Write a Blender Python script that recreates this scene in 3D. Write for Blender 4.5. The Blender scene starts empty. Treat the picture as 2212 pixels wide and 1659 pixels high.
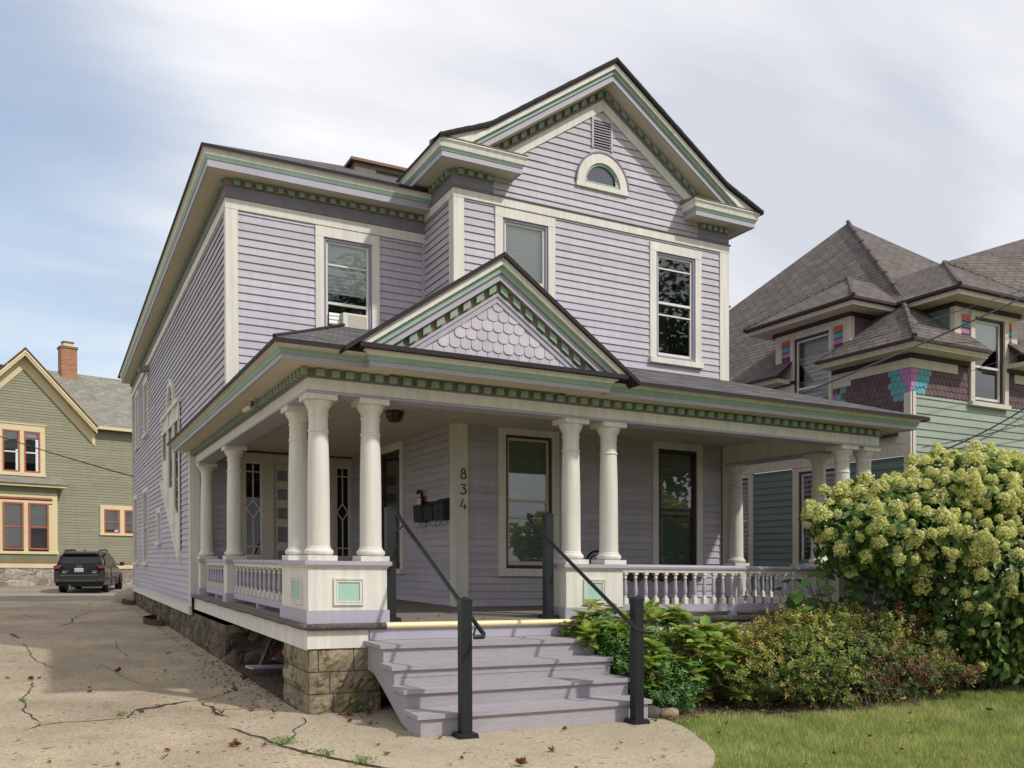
import bpy, bmesh, math, random
import numpy as np
from math import radians, sin, cos, pi, sqrt, atan2
from mathutils import Vector, Matrix
random.seed(7); rng = np.random.default_rng(7)
S = bpy.context.scene
COL = S.collection

# ---------------------------------------------------------------- camera
F_, V0, YAW, PIT, ROL = 1953.73, 1217.02, .4692, -.0086, .0029
CAM = Vector((-2.322, -9.247, 1.715))
cd = bpy.data.cameras.new('camera'); co = bpy.data.objects.new('camera', cd); COL.objects.link(co)
cd.sensor_width = 36; cd.lens = 36*F_/2212; cd.shift_y = (V0-829.5)/2212
cd.clip_start = .1; cd.clip_end = 3000
fw = Vector((sin(YAW), cos(YAW), 0)); rt = Vector((cos(YAW), -sin(YAW), 0)); up = Vector((0, 0, 1))
fw2 = fw*cos(PIT)+up*sin(PIT); up2 = up*cos(PIT)-fw*sin(PIT)
rt3 = rt*cos(ROL)-up2*sin(ROL); up3 = rt*sin(ROL)+up2*cos(ROL)
M = Matrix((rt3, up3, -fw2)).transposed().to_4x4(); M.translation = CAM
co.matrix_world = M
S.camera = co

# ---------------------------------------------------------------- light
SUN = Vector((.54, -.82, 1.0)).normalized()
el = math.asin(SUN.z); az = atan2(SUN.x, SUN.y)
ld = bpy.data.lights.new('sun', 'SUN'); ld.energy = 2.5; ld.angle = radians(2.0); ld.color = (1, .96, .89)
lo = bpy.data.objects.new('sun', ld); COL.objects.link(lo)
lo.rotation_euler = SUN.to_track_quat('Z', 'Y').to_euler()
S.view_settings.view_transform = 'Standard'; S.view_settings.look = 'None'
S.view_settings.exposure = 0.37; S.view_settings.gamma = 1.0
W = bpy.data.worlds.new('World'); S.world = W; W.use_nodes = True
wn = W.node_tree.nodes; wl = W.node_tree.links; wn.clear()
def WN(t, **k):
    n = wn.new(t)
    for a, b in k.items(): setattr(n, a, b)
    return n
sky = WN('ShaderNodeTexSky', sky_type='NISHITA', sun_disc=False); sky.sun_elevation = el; sky.sun_rotation = az
sky.air_density = 1.2; sky.dust_density = 1.0; sky.ozone_density = 1.6
bg1 = WN('ShaderNodeBackground'); bg1.inputs[1].default_value = .12; wl.new(sky.outputs[0], bg1.inputs[0])
tc = WN('ShaderNodeTexCoord')
sep = WN('ShaderNodeSeparateXYZ'); wl.new(tc.outputs['Generated'], sep.inputs[0])
def WM(op, a, b=None, clamp=False):
    n = WN('ShaderNodeMath', operation=op, use_clamp=clamp)
    for i, v in enumerate((a, b)):
        if v is None: continue
        if isinstance(v, (int, float)): n.inputs[i].default_value = v
        else: wl.new(v, n.inputs[i])
    return n.outputs[0]
zz = WM('ADD', WM('MAXIMUM', sep.outputs[2], 0.0), .28)
cx_ = WM('DIVIDE', sep.outputs[0], zz); cy_ = WM('DIVIDE', sep.outputs[1], zz)
cmb = WN('ShaderNodeCombineXYZ'); wl.new(cx_, cmb.inputs[0]); wl.new(cy_, cmb.inputs[1])
mp = WN('ShaderNodeMapping'); mp.inputs['Rotation'].default_value = (0, 0, radians(24)); mp.inputs['Scale'].default_value = (.5, 1.25, 1)
mp.inputs['Location'].default_value = (1.3, .42, 0)
wl.new(cmb.outputs[0], mp.inputs[0])
n1 = WN('ShaderNodeTexNoise'); n1.inputs['Scale'].default_value = 1.5; n1.inputs['Detail'].default_value = 7; n1.inputs['Roughness'].default_value = .5; n1.inputs['Distortion'].default_value = .35
wl.new(mp.outputs[0], n1.inputs[0])
# blue clears in a broad patch low in the sky towards +y / -x and thins elsewhere
dotv = WN('ShaderNodeVectorMath', operation='DOT_PRODUCT'); wl.new(tc.outputs['Generated'], dotv.inputs[0])
dotv.inputs[1].default_value = Vector((-.06, .93, .37)).normalized()
patch = WM('MULTIPLY', WM('POWER', WM('MAXIMUM', dotv.outputs['Value'], 0.0), 24.0), .36)
cov = WM('SUBTRACT', WM('ADD', n1.outputs[0], .20), patch)
mr = WN('ShaderNodeMapRange', interpolation_type='SMOOTHSTEP'); wl.new(cov, mr.inputs[0])
mr.inputs[1].default_value = .28; mr.inputs[2].default_value = .66; mr.inputs[3].default_value = .30; mr.inputs[4].default_value = .97
n2 = WN('ShaderNodeTexNoise'); n2.inputs['Scale'].default_value = 1.9; n2.inputs['Detail'].default_value = 6; wl.new(mp.outputs[0], n2.inputs[0])
cr = WN('ShaderNodeValToRGB'); wl.new(n2.outputs[0], cr.inputs[0])
cr.color_ramp.elements[0].position = .36; cr.color_ramp.elements[0].color = (.51, .53, .585, 1)
cr.color_ramp.elements[1].position = .64; cr.color_ramp.elements[1].color = (.81, .805, .81, 1)
bg2 = WN('ShaderNodeBackground'); bg2.inputs[1].default_value = 1.04; wl.new(cr.outputs[0], bg2.inputs[0])
mx = WN('ShaderNodeMixShader'); wl.new(mr.outputs[0], mx.inputs[0]); wl.new(bg1.outputs[0], mx.inputs[1]); wl.new(bg2.outputs[0], mx.inputs[2])
wo = WN('ShaderNodeOutputWorld'); wl.new(mx.outputs[0], wo.inputs[0])

# ---------------------------------------------------------------- helpers
def gx(x): return -.018*(min(max(x, -30), 34)-4)          # the lot falls slightly to the right
GY = [(-80, 0), (0, 0), (22, .135), (31, .20), (37, .33), (60, .6), (400, .6)]
def gy(y):
    for (a, b), (c, d) in zip(GY, GY[1:]):
        if y <= c: return b+(d-b)*(y-a)/(c-a)
    return GY[-1][1]
def tag(o, label=None, cat=None, group=None, kind=None):
    for k, v in (('label', label), ('category', cat), ('group', group), ('kind', kind)):
        if v: o[k] = v
    return o
def empty(name, base=(0, 0, 0), parent=None, **k):
    o = bpy.data.objects.new(name, None); COL.objects.link(o); o.empty_display_size = .2
    if parent is None:
        o.location = (base[0], base[1], base[2]+gx(base[0])); o['_b'] = tuple(o.location)
    else:
        o.parent = parent; o['_b'] = tuple(parent['_b'])
    return tag(o, **k)

class MB:
    def __init__(s): s.v = []; s.f = []; s.m = []; s.t = []; s.uv = []
    def poly(s, pts, m=0, t=.5, uv=None):
        i = len(s.v); s.v += [tuple(p) for p in pts]; s.f.append(tuple(range(i, i+len(pts)))); s.m.append(m); s.t.append(t); s.uv.append(uv)
    def box(s, x0, x1, y0, y1, z0, z1, m=0, t=.5):
        i = len(s.v)
        s.v += [(x, y, z) for z in (z0, z1) for y in (y0, y1) for x in (x0, x1)]
        for q in ((0, 2, 3, 1), (4, 5, 7, 6), (0, 1, 5, 4), (2, 6, 7, 3), (0, 4, 6, 2), (1, 3, 7, 5)):
            s.f.append(tuple(i+a for a in q)); s.m.append(m); s.t.append(t); s.uv.append(None)
    def fbox(s, F, u0, u1, o0, o1, z0, z1, m=0, t=.5):
        i = len(s.v)
        s.v += [F(u, o, z) for z in (z0, z1) for o in (o0, o1) for u in (u0, u1)]
        for q in ((0, 2, 3, 1), (4, 5, 7, 6), (0, 1, 5, 4), (2, 6, 7, 3), (0, 4, 6, 2), (1, 3, 7, 5)):
            s.f.append(tuple(i+a for a in q)); s.m.append(m); s.t.append(t); s.uv.append(None)
    def prism(s, pts, off, m=0, t=.5, m2=None):
        """closed polygon pts (3d) extruded by vector off"""
        n = len(pts); i = len(s.v); off = Vector(off)
        s.v += [tuple(p) for p in pts]+[tuple(Vector(p)+off) for p in pts]
        s.f.append(tuple(range(i, i+n))); s.f.append(tuple(range(i+2*n-1, i+n-1, -1)))
        s.m += [m, m]; s.t += [t, t]; s.uv += [None, None]
        for a in range(n):
            b = (a+1) % n
            s.f.append((i+a, i+n+a, i+n+b, i+b)); s.m.append(m if m2 is None else m2); s.t.append(t); s.uv.append(None)
    def lathe(s, c, prof, seg=20, m=0, ms=None, cap=True):
        i = len(s.v); n = len(prof)
        for r, z in prof:
            for k in range(seg):
                a = 2*pi*k/seg; s.v.append((c[0]+r*cos(a), c[1]+r*sin(a), c[2]+z))
        for j in range(n-1):
            for k in range(seg):
                k2 = (k+1) % seg
                s.f.append((i+j*seg+k, i+j*seg+k2, i+(j+1)*seg+k2, i+(j+1)*seg+k)); s.m.append(ms[j] if ms else m); s.t.append(.5); s.uv.append(None)
        if cap:
            s.f.append(tuple(i+k for k in range(seg-1, -1, -1))); s.f.append(tuple(i+(n-1)*seg+k for k in range(seg)))
            s.m += [ms[0] if ms else m, ms[-1] if ms else m]; s.t += [.5, .5]; s.uv += [None, None]
    def tube(s, path, r, seg=8, m=0, t=.5, cap=True):
        P = [Vector(p) for p in path]; n = len(P); i = len(s.v)
        R = r if hasattr(r, '__len__') else [r]*n
        ref = None
        for j, p in enumerate(P):
            d = (P[min(j+1, n-1)]-P[max(j-1, 0)]).normalized()
            if ref is None: ref = Vector((0, 0, 1)) if abs(d.z) < .9 else Vector((1, 0, 0))
            a = d.cross(ref).normalized(); b = a.cross(d).normalized(); ref = b
            for k in range(seg):
                q = p+a*R[j]*cos(2*pi*k/seg)+b*R[j]*sin(2*pi*k/seg); s.v.append(tuple(q))
        for j in range(n-1):
            for k in range(seg):
                k2 = (k+1) % seg
                s.f.append((i+j*seg+k, i+j*seg+k2, i+(j+1)*seg+k2, i+(j+1)*seg+k)); s.m.append(m); s.t.append(t); s.uv.append(None)
        if cap:
            s.f.append(tuple(i+k for k in range(seg))); s.f.append(tuple(i+(n-1)*seg+k for k in range(seg-1, -1, -1)))
            s.m += [m, m]; s.t += [t, t]; s.uv += [None, None]
    def sweep(s, path, prof, m=0, ms=None, cap=True):
        """closed profile [(out,z)] swept along plan path [(x,y)]; out is to the right-hand side (d.y,-d.x)"""
        n = len(path); k = len(prof); i = len(s.v)
        P = [Vector((p[0], p[1])) for p in path]
        for j in range(n):
            def nrm(a, b):
                d = (b-a).normalized(); return Vector((d.y, -d.x))
            if j == 0: o = nrm(P[0], P[1])
            elif j == n-1: o = nrm(P[-2], P[-1])
            else:
                a = nrm(P[j-1], P[j]); b = nrm(P[j], P[j+1]); o = (a+b)/max(.2, 1+a.dot(b))
            for (u, z) in prof: s.v.append((P[j].x+o.x*u, P[j].y+o.y*u, z))
        for j in range(n-1):
            for a in range(k):
                b = (a+1) % k
                s.f.append((i+j*k+a, i+j*k+b, i+(j+1)*k+b, i+(j+1)*k+a)); s.m.append(ms[a] if ms else m); s.t.append(.5); s.uv.append(None)
        if cap:
            s.f.append(tuple(i+a for a in range(k))); s.f.append(tuple(i+(n-1)*k+a for a in range(k-1, -1, -1)))
            s.m += [m, m]; s.t += [.5, .5]; s.uv += [None, None]
    def build(s, name, mats, parent=None, base=None, smooth=False, fix=True, local=False, shear=True, **k):
        me = bpy.data.meshes.new(name)
        if local: vs = s.v
        else:
            b = parent['_b'] if parent is not None else (base or (0, 0, 0))
            if parent is None: b = (b[0], b[1], b[2]+gx(b[0]))
            sh = gx if shear else (lambda x: 0)
            vs = [(x-b[0], y-b[1], z+sh(x)-b[2]) for x, y, z in s.v]
        me.from_pydata(vs, [], s.f)
        if not isinstance(mats, (list, tuple)): mats = [mats]
        for mt in mats: me.materials.append(mt)
        me.polygons.foreach_set('material_index', s.m)
        at = me.attributes.new('tint', 'FLOAT', 'FACE'); at.data.foreach_set('value', s.t)
        if any(u is not None for u in s.uv):
            ul = me.uv_layers.new(name='UVMap'); li = 0
            for f, u in zip(s.f, s.uv):
                for q in range(len(f)):
                    if u: ul.data[li].uv = u[q]
                    li += 1
        if fix:
            bm = bmesh.new(); bm.from_mesh(me); bmesh.ops.recalc_face_normals(bm, faces=bm.faces); bm.to_mesh(me); bm.free()
        if smooth:
            me.shade_smooth()
            try: me.set_sharp_from_angle(angle=radians(smooth if smooth > 1 else 40))
            except Exception: pass
        me.update()
        o = bpy.data.objects.new(name, me); COL.objects.link(o)
        if parent is not None:
            o.parent = parent; o['_b'] = tuple(parent['_b'])
        elif not local:
            o.location = b; o['_b'] = tuple(b)
        return tag(o, **k)

def np_mesh(name, verts, faces, tint, mats, parent=None, matidx=None, smooth=False, **k):
    verts = np.asarray(verts, dtype=np.float32).copy()
    b = parent['_b'] if parent is not None else (0, 0, 0)
    g = -.018*(np.clip(verts[:, 0], -30, 34)-4)
    verts[:, 2] += g
    verts -= np.array(b, dtype=np.float32)
    me = bpy.data.meshes.new(name); nf, kk = faces.shape
    me.vertices.add(len(verts)); me.vertices.foreach_set('co', verts.ravel())
    me.loops.add(nf*kk); me.loops.foreach_set('vertex_index', faces.astype(np.int32).ravel())
    me.polygons.add(nf); me.polygons.foreach_set('loop_start', np.arange(0, nf*kk, kk, dtype=np.int32))
    me.polygons.foreach_set('loop_total', np.full(nf, kk, dtype=np.int32))
    if not isinstance(mats, (list, tuple)): mats = [mats]
    for mt in mats: me.materials.append(mt)
    if matidx is not None: me.polygons.foreach_set('material_index', matidx.astype(np.int32))
    at = me.attributes.new('tint', 'FLOAT', 'FACE'); at.data.foreach_set('value', np.asarray(tint, dtype=np.float32))
    me.update(calc_edges=True)
    if smooth: me.shade_smooth()
    o = bpy.data.objects.new(name, me); COL.objects.link(o)
    if parent is not None: o.parent = parent
    o['_b'] = tuple(float(q) for q in b)
    return tag(o, **k)

def frame(ox, oy, ux, uy, nx, ny):
    def f(u, o, z): return (ox+ux*u+nx*o, oy+uy*u+ny*o, z)
    f.sgn = 1 if (uy*nx-ux*ny) > 0 else -1   # U x Z . N
    return f
def Ffront(y): return frame(0, y, 1, 0, 0, -1)
def Fleft(x): return frame(x, 0, 0, 1, -1, 0)

# ---------------------------------------------------------------- materials
def mat(name, col, rough=.6, var=.06, scale=2.5, stretch=(1, 1, 1), tint=0., bump=0., bscale=60, spec=.35, metal=0., wear=None, wamt=.62, wscale=9, coord='Object', fleck=None, streak=0.):
    m = bpy.data.materials.new(name); m.use_nodes = True; N = m.node_tree.nodes; L = m.node_tree.links
    B = N['Principled BSDF']; B.inputs['Roughness'].default_value = rough; B.inputs['Metallic'].default_value = metal
    B.inputs['Specular IOR Level'].default_value = spec
    tc = N.new('ShaderNodeTexCoord'); mp = N.new('ShaderNodeMapping'); mp.inputs['Scale'].default_value = stretch
    L.new(tc.outputs[coord], mp.inputs[0])
    n = N.new('ShaderNodeTexNoise'); n.inputs['Scale'].default_value = scale; n.inputs['Detail'].default_value = 6; n.inputs['Roughness'].default_value = .62
    L.new(mp.outputs[0], n.inputs[0])
    mr = N.new('ShaderNodeMapRange'); L.new(n.outputs[0], mr.inputs[0]); mr.inputs[1].default_value = .3; mr.inputs[2].default_value = .7
    mr.inputs[3].default_value = 1-var; mr.inputs[4].default_value = 1+var
    val = mr.outputs[0]
    if tint:
        a = N.new('ShaderNodeAttribute'); a.attribute_name = 'tint'
        t = N.new('ShaderNodeMapRange'); L.new(a.outputs['Fac'], t.inputs[0]); t.inputs[3].default_value = 1-tint; t.inputs[4].default_value = 1+tint
        mu = N.new('ShaderNodeMath'); mu.operation = 'MULTIPLY'; L.new(val, mu.inputs[0]); L.new(t.outputs[0], mu.inputs[1]); val = mu.outputs[0]
    if streak:
        mp3 = N.new('ShaderNodeMapping'); mp3.inputs['Scale'].default_value = (9, 9, .5); L.new(tc.outputs[coord], mp3.inputs[0])
        n4 = N.new('ShaderNodeTexNoise'); n4.inputs['Scale'].default_value = 1.6; n4.inputs['Detail'].default_value = 4; L.new(mp3.outputs[0], n4.inputs[0])
        t4 = N.new('ShaderNodeMapRange'); L.new(n4.outputs[0], t4.inputs[0]); t4.inputs[1].default_value = .35; t4.inputs[2].default_value = .65; t4.inputs[3].default_value = 1-streak; t4.inputs[4].default_value = 1+streak*.4
        mu2 = N.new('ShaderNodeMath'); mu2.operation = 'MULTIPLY'; L.new(val, mu2.inputs[0]); L.new(t4.outputs[0], mu2.inputs[1]); val = mu2.outputs[0]
    vm = N.new('ShaderNodeVectorMath'); vm.operation = 'SCALE'; vm.inputs[0].default_value = col[:3]; L.new(val, vm.inputs['Scale'])
    out = vm.outputs[0]
    if wear:
        n2 = N.new('ShaderNodeTexNoise'); n2.inputs['Scale'].default_value = wscale; n2.inputs['Detail'].default_value = 8; n2.inputs['Roughness'].default_value = .75
        L.new(mp.outputs[0], n2.inputs[0])
        r2 = N.new('ShaderNodeMapRange'); L.new(n2.outputs[0], r2.inputs[0]); r2.inputs[1].default_value = wamt; r2.inputs[2].default_value = wamt+.1
        r2.inputs[4].default_value = .75
        mx = N.new('ShaderNodeMix'); mx.data_type = 'RGBA'; L.new(r2.outputs[0], mx.inputs['Factor']); L.new(out, mx.inputs['A']); mx.inputs['B'].default_value = (*wear, 1)
        out = mx.outputs['Result']
    L.new(out, B.inputs['Base Color'])
    if bump:
        n3 = N.new('ShaderNodeTexNoise'); n3.inputs['Scale'].default_value = bscale; n3.inputs['Detail'].default_value = 5; L.new(mp.outputs[0], n3.inputs[0])
        b = N.new('ShaderNodeBump'); b.inputs['Strength'].default_value = bump; b.inputs['Distance'].default_value = .02; L.new(n3.outputs[0], b.inputs['Height'])
        L.new(b.outputs[0], B.inputs['Normal'])
    m['N'] = 1
    return m

def leafmat(name, stops, trans=.3, rough=.5, var=.15):
    m = bpy.data.materials.new(name); m.use_nodes = True; N = m.node_tree.nodes; L = m.node_tree.links
    B = N['Principled BSDF']; B.inputs['Roughness'].default_value = rough; B.inputs['Specular IOR Level'].default_value = .35
    a = N.new('ShaderNodeAttribute'); a.attribute_name = 'tint'
    r = N.new('ShaderNodeValToRGB'); L.new(a.outputs['Fac'], r.inputs[0]); e = r.color_ramp.elements
    e[0].position = stops[0][0]; e[0].color = (*stops[0][1], 1); e[1].position = stops[-1][0]; e[1].color = (*stops[-1][1], 1)
    for p, c in stops[1:-1]:
        x = e.new(p); x.color = (*c, 1)
    tc = N.new('ShaderNodeTexCoord'); n = N.new('ShaderNodeTexNoise'); n.inputs['Scale'].default_value = 2.2; n.inputs['Detail'].default_value = 3; L.new(tc.outputs['Object'], n.inputs[0])
    mr = N.new('ShaderNodeMapRange'); L.new(n.outputs[0], mr.inputs[0]); mr.inputs[1].default_value = .3; mr.inputs[2].default_value = .7; mr.inputs[3].default_value = 1-var; mr.inputs[4].default_value = 1+var
    vm = N.new('ShaderNodeVectorMath'); vm.operation = 'SCALE'; L.new(r.outputs[0], vm.inputs[0]); L.new(mr.outputs[0], vm.inputs['Scale'])
    L.new(vm.outputs[0], B.inputs['Base Color'])
    t = N.new('ShaderNodeBsdfTranslucent'); L.new(vm.outputs[0], t.inputs[0])
    mx = N.new('ShaderNodeMixShader'); mx.inputs[0].default_value = trans
    L.new(B.outputs[0], mx.inputs[1]); L.new(t.outputs[0], mx.inputs[2]); L.new(mx.outputs[0], N['Material Output'].inputs[0])
    return m

def shinglemat(name, col, col2, w=.3, h=.13, gap=(.02, .02, .02), bump=.5):
    m = bpy.data.materials.new(name); m.use_nodes = True; N = m.node_tree.nodes; L = m.node_tree.links
    B = N['Principled BSDF']; B.inputs['Roughness'].default_value = .92; B.inputs['Specular IOR Level'].default_value = .15
    tc = N.new('ShaderNodeTexCoord'); wv = N.new('ShaderNodeTexNoise'); wv.inputs['Scale'].default_value = .9; L.new(tc.outputs['UV'], wv.inputs[0])
    va = N.new('ShaderNodeVectorMath'); va.operation = 'SCALE'; L.new(wv.outputs['Color'], va.inputs[0]); va.inputs['Scale'].default_value = .05
    vb = N.new('ShaderNodeVectorMath'); vb.operation = 'ADD'; L.new(tc.outputs['UV'], vb.inputs[0]); L.new(va.outputs[0], vb.inputs[1])
    br = N.new('ShaderNodeTexBrick'); L.new(vb.outputs[0], br.inputs[0]); br.inputs['Scale'].default_value = 1; br.inputs['Brick Width'].default_value = w
    br.inputs['Row Height'].default_value = h; br.inputs['Mortar Size'].default_value = .012; br.inputs['Mortar Smooth'].default_value = .3; br.offset = .37
    br.inputs['Color1'].default_value = (*col, 1); br.inputs['Color2'].default_value = (*col2, 1); br.inputs['Mortar'].default_value = (*gap, 1)
    n = N.new('ShaderNodeTexNoise'); n.inputs['Scale'].default_value = 1.7; n.inputs['Detail'].default_value = 8; n.inputs['Roughness'].default_value = .7; L.new(tc.outputs['UV'], n.inputs[0])
    mr = N.new('ShaderNodeMapRange'); L.new(n.outputs[0], mr.inputs[0]); mr.inputs[1].default_value = .3; mr.inputs[2].default_value = .7; mr.inputs[3].default_value = .78; mr.inputs[4].default_value = 1.25
    vm = N.new('ShaderNodeVectorMath'); vm.operation = 'SCALE'; L.new(br.outputs[0], vm.inputs[0]); L.new(mr.outputs[0], vm.inputs['Scale'])
    L.new(vm.outputs[0], B.inputs['Base Color'])
    # course step: sawtooth height along v
    sp = N.new('ShaderNodeSeparateXYZ'); L.new(vb.outputs[0], sp.inputs[0])
    d = N.new('ShaderNodeMath'); d.operation = 'DIVIDE'; L.new(sp.outputs[1], d.inputs[0]); d.inputs[1].default_value = h
    fr = N.new('ShaderNodeMath'); fr.operation = 'FRACT'; L.new(d.outputs[0], fr.inputs[0])
    iv = N.new('ShaderNodeMath'); iv.operation = 'SUBTRACT'; iv.inputs[0].default_value = 1; L.new(fr.outputs[0], iv.inputs[1])
    gn = N.new('ShaderNodeTexNoise'); gn.inputs['Scale'].default_value = 90; L.new(tc.outputs['UV'], gn.inputs[0])
    ad = N.new('ShaderNodeMath'); ad.operation = 'MULTIPLY_ADD'; L.new(gn.outputs[0], ad.inputs[0]); ad.inputs[1].default_value = .35; L.new(iv.outputs[0], ad.inputs[2])
    b = N.new('ShaderNodeBump'); b.inputs['Strength'].default_value = bump; b.inputs['Distance'].default_value = .02; L.new(ad.outputs[0], b.inputs['Height']); L.new(b.outputs[0], B.inputs['Normal'])
    return m

def glassmat(name, tintc=(.90, .93, .93), refl=1.0):
    m = bpy.data.materials.new(name); m.use_nodes = True; N = m.node_tree.nodes; L = m.node_tree.links; N.remove(N['Principled BSDF'])
    t = N.new('ShaderNodeBsdfTransparent'); t.inputs[0].default_value = (*tintc, 1)
    g = N.new('ShaderNodeBsdfGlossy'); g.inputs['Roughness'].default_value = .015; g.inputs[0].default_value = (.95, .97, 1, 1)
    tc = N.new('ShaderNodeTexCoord'); n = N.new('ShaderNodeTexNoise'); n.inputs['Scale'].default_value = 1.6; L.new(tc.outputs['Object'], n.inputs[0])
    b = N.new('ShaderNodeBump'); b.inputs['Strength'].default_value = .025; b.inputs['Distance'].default_value = .05; L.new(n.outputs[0], b.inputs['Height']); L.new(b.outputs[0], g.inputs['Normal'])
    fr = N.new('ShaderNodeFresnel'); fr.inputs[0].default_value = 1.62
    mu = N.new('ShaderNodeMath'); mu.operation = 'MULTIPLY_ADD'; L.new(fr.outputs[0], mu.inputs[0]); mu.inputs[1].default_value = 1.5*refl; mu.inputs[2].default_value = .04*refl; mu.use_clamp = True
    mx = N.new('ShaderNodeMixShader'); L.new(mu.outputs[0], mx.inputs[0]); L.new(t.outputs[0], mx.inputs[1]); L.new(g.outputs[0], mx.inputs[2]); L.new(mx.outputs[0], N['Material Output'].inputs[0])
    return m

def stonemat(name, c1, c2, mortar, scale=2.6, sx=(1, 1, 1.7)):
    m = bpy.data.materials.new(name); m.use_nodes = True; N = m.node_tree.nodes; L = m.node_tree.links
    B = N['Principled BSDF']; B.inputs['Roughness'].default_value = .95; B.inputs['Specular IOR Level'].default_value = .15
    tc = N.new('ShaderNodeTexCoord'); mp = N.new('ShaderNodeMapping'); mp.inputs['Scale'].default_value = sx; L.new(tc.outputs['Object'], mp.inputs[0])
    nz = N.new('ShaderNodeTexNoise'); nz.inputs['Scale'].default_value = 3; L.new(mp.outputs[0], nz.inputs[0])
    va = N.new('ShaderNodeVectorMath'); va.operation = 'SCALE'; L.new(nz.outputs['Color'], va.inputs[0]); va.inputs['Scale'].default_value = .25
    vb = N.new('ShaderNodeVectorMath'); vb.operation = 'ADD'; L.new(mp.outputs[0], vb.inputs[0]); L.new(va.outputs[0], vb.inputs[1])
    v = N.new('ShaderNodeTexVoronoi'); v.inputs['Scale'].default_value = scale; L.new(vb.outputs[0], v.inputs[0])
    e = N.new('ShaderNodeTexVoronoi'); e.feature = 'DISTANCE_TO_EDGE'; e.inputs['Scale'].default_value = scale; L.new(vb.outputs[0], e.inputs[0])
    cm = N.new('ShaderNodeMix'); cm.data_type = 'RGBA'; cm.inputs['A'].default_value = (*c1, 1); cm.inputs['B'].default_value = (*c2, 1)
    sp = N.new('ShaderNodeSeparateXYZ'); L.new(v.outputs['Color'], sp.inputs[0]); L.new(sp.outputs[0], cm.inputs['Factor'])
    n = N.new('ShaderNodeTexNoise'); n.inputs['Scale'].default_value = 7; n.inputs['Detail'].default_value = 8; n.inputs['Roughness'].default_value = .75; L.new(mp.outputs[0], n.inputs[0])
    mr = N.new('ShaderNodeMapRange'); L.new(n.outputs[0], mr.inputs[0]); mr.inputs[1].default_value = .3; mr.inputs[2].default_value = .7; mr.inputs[3].default_value = .5; mr.inputs[4].default_value = 1.45
    vm = N.new('ShaderNodeVectorMath'); vm.operation = 'SCALE'; L.new(cm.outputs['Result'], vm.inputs[0]); L.new(mr.outputs[0], vm.inputs['Scale'])
    er = N.new('ShaderNodeMapRange'); L.new(e.outputs['Distance'], er.inputs[0]); er.inputs[1].default_value = .01; er.inputs[2].default_value = .06
    mx = N.new('ShaderNodeMix'); mx.data_type = 'RGBA'; L.new(er.outputs[0], mx.inputs['Factor']); mx.inputs['A'].default_value = (*mortar, 1); L.new(vm.outputs[0], mx.inputs['B'])
    L.new(mx.outputs['Result'], B.inputs['Base Color'])
    ad = N.new('ShaderNodeMath'); ad.operation = 'MULTIPLY_ADD'; L.new(n.outputs[0], ad.inputs[0]); ad.inputs[1].default_value = .6; L.new(er.outputs[0], ad.inputs[2])
    b = N.new('ShaderNodeBump'); b.inputs['Strength'].default_value = .9; b.inputs['Distance'].default_value = .04; L.new(ad.outputs[0], b.inputs['Height']); L.new(b.outputs[0], B.inputs['Normal'])
    return m

def concretemat(name, col, dark, speck=.5, big=.6, stain=.5):
    m = bpy.data.materials.new(name); m.use_nodes = True; N = m.node_tree.nodes; L = m.node_tree.links
    B = N['Principled BSDF']; B.inputs['Roughness'].default_value = .93; B.inputs['Specular IOR Level'].default_value = .2
    tc = N.new('ShaderNodeTexCoord')
    def NZ(s, d, r, st=(1, 1, 1)):
        mp = N.new('ShaderNodeMapping'); mp.inputs['Scale'].default_value = st; L.new(tc.outputs['Object'], mp.inputs[0])
        n = N.new('ShaderNodeTexNoise'); n.inputs['Scale'].default_value = s; n.inputs['Detail'].default_value = d; n.inputs['Roughness'].default_value = r; L.new(mp.outputs[0], n.inputs[0]); return n.outputs[0]
    def MR(x, a, b, c, d):
        r = N.new('ShaderNodeMapRange'); L.new(x, r.inputs[0])
        for i, q in enumerate((a, b, c, d)): r.inputs[i+1].default_value = q
        return r.outputs[0]
    def MX(f, A, Bc):
        x = N.new('ShaderNodeMix'); x.data_type = 'RGBA'; L.new(f, x.inputs['Factor'])
        for k, q in (('A', A), ('B', Bc)):
            if isinstance(q, tuple): x.inputs[k].default_value = (*q, 1)
            else: L.new(q, x.inputs[k])
        return x.outputs['Result']
    c = MX(MR(NZ(.5, 5, .6), .38, .62, 0, big), col, dark)
    c = MX(MR(NZ(2.4, 8, .75), .52, .70, 0, stain), c, tuple(x*.62 for x in dark))
    c = MX(MR(NZ(26, 5, .7), .50, .62, 0, speck), c, tuple(x*.62 for x in col))
    c = MX(MR(NZ(55, 2, .5), .60, .66, 0, speck), c, tuple(min(1, x*1.45) for x in col))
    c = MX(MR(NZ(14, 2, .5), .66, .69, 0, speck), c, tuple(x*.35 for x in dark))
    L.new(c, B.inputs['Base Color'])
    b = N.new('ShaderNodeBump'); b.inputs['Strength'].default_value = .9; b.inputs['Distance'].default_value = .016; L.new(NZ(22, 7, .75), b.inputs['Height']); L.new(b.outputs[0], B.inputs['Normal'])
    return m

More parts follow.
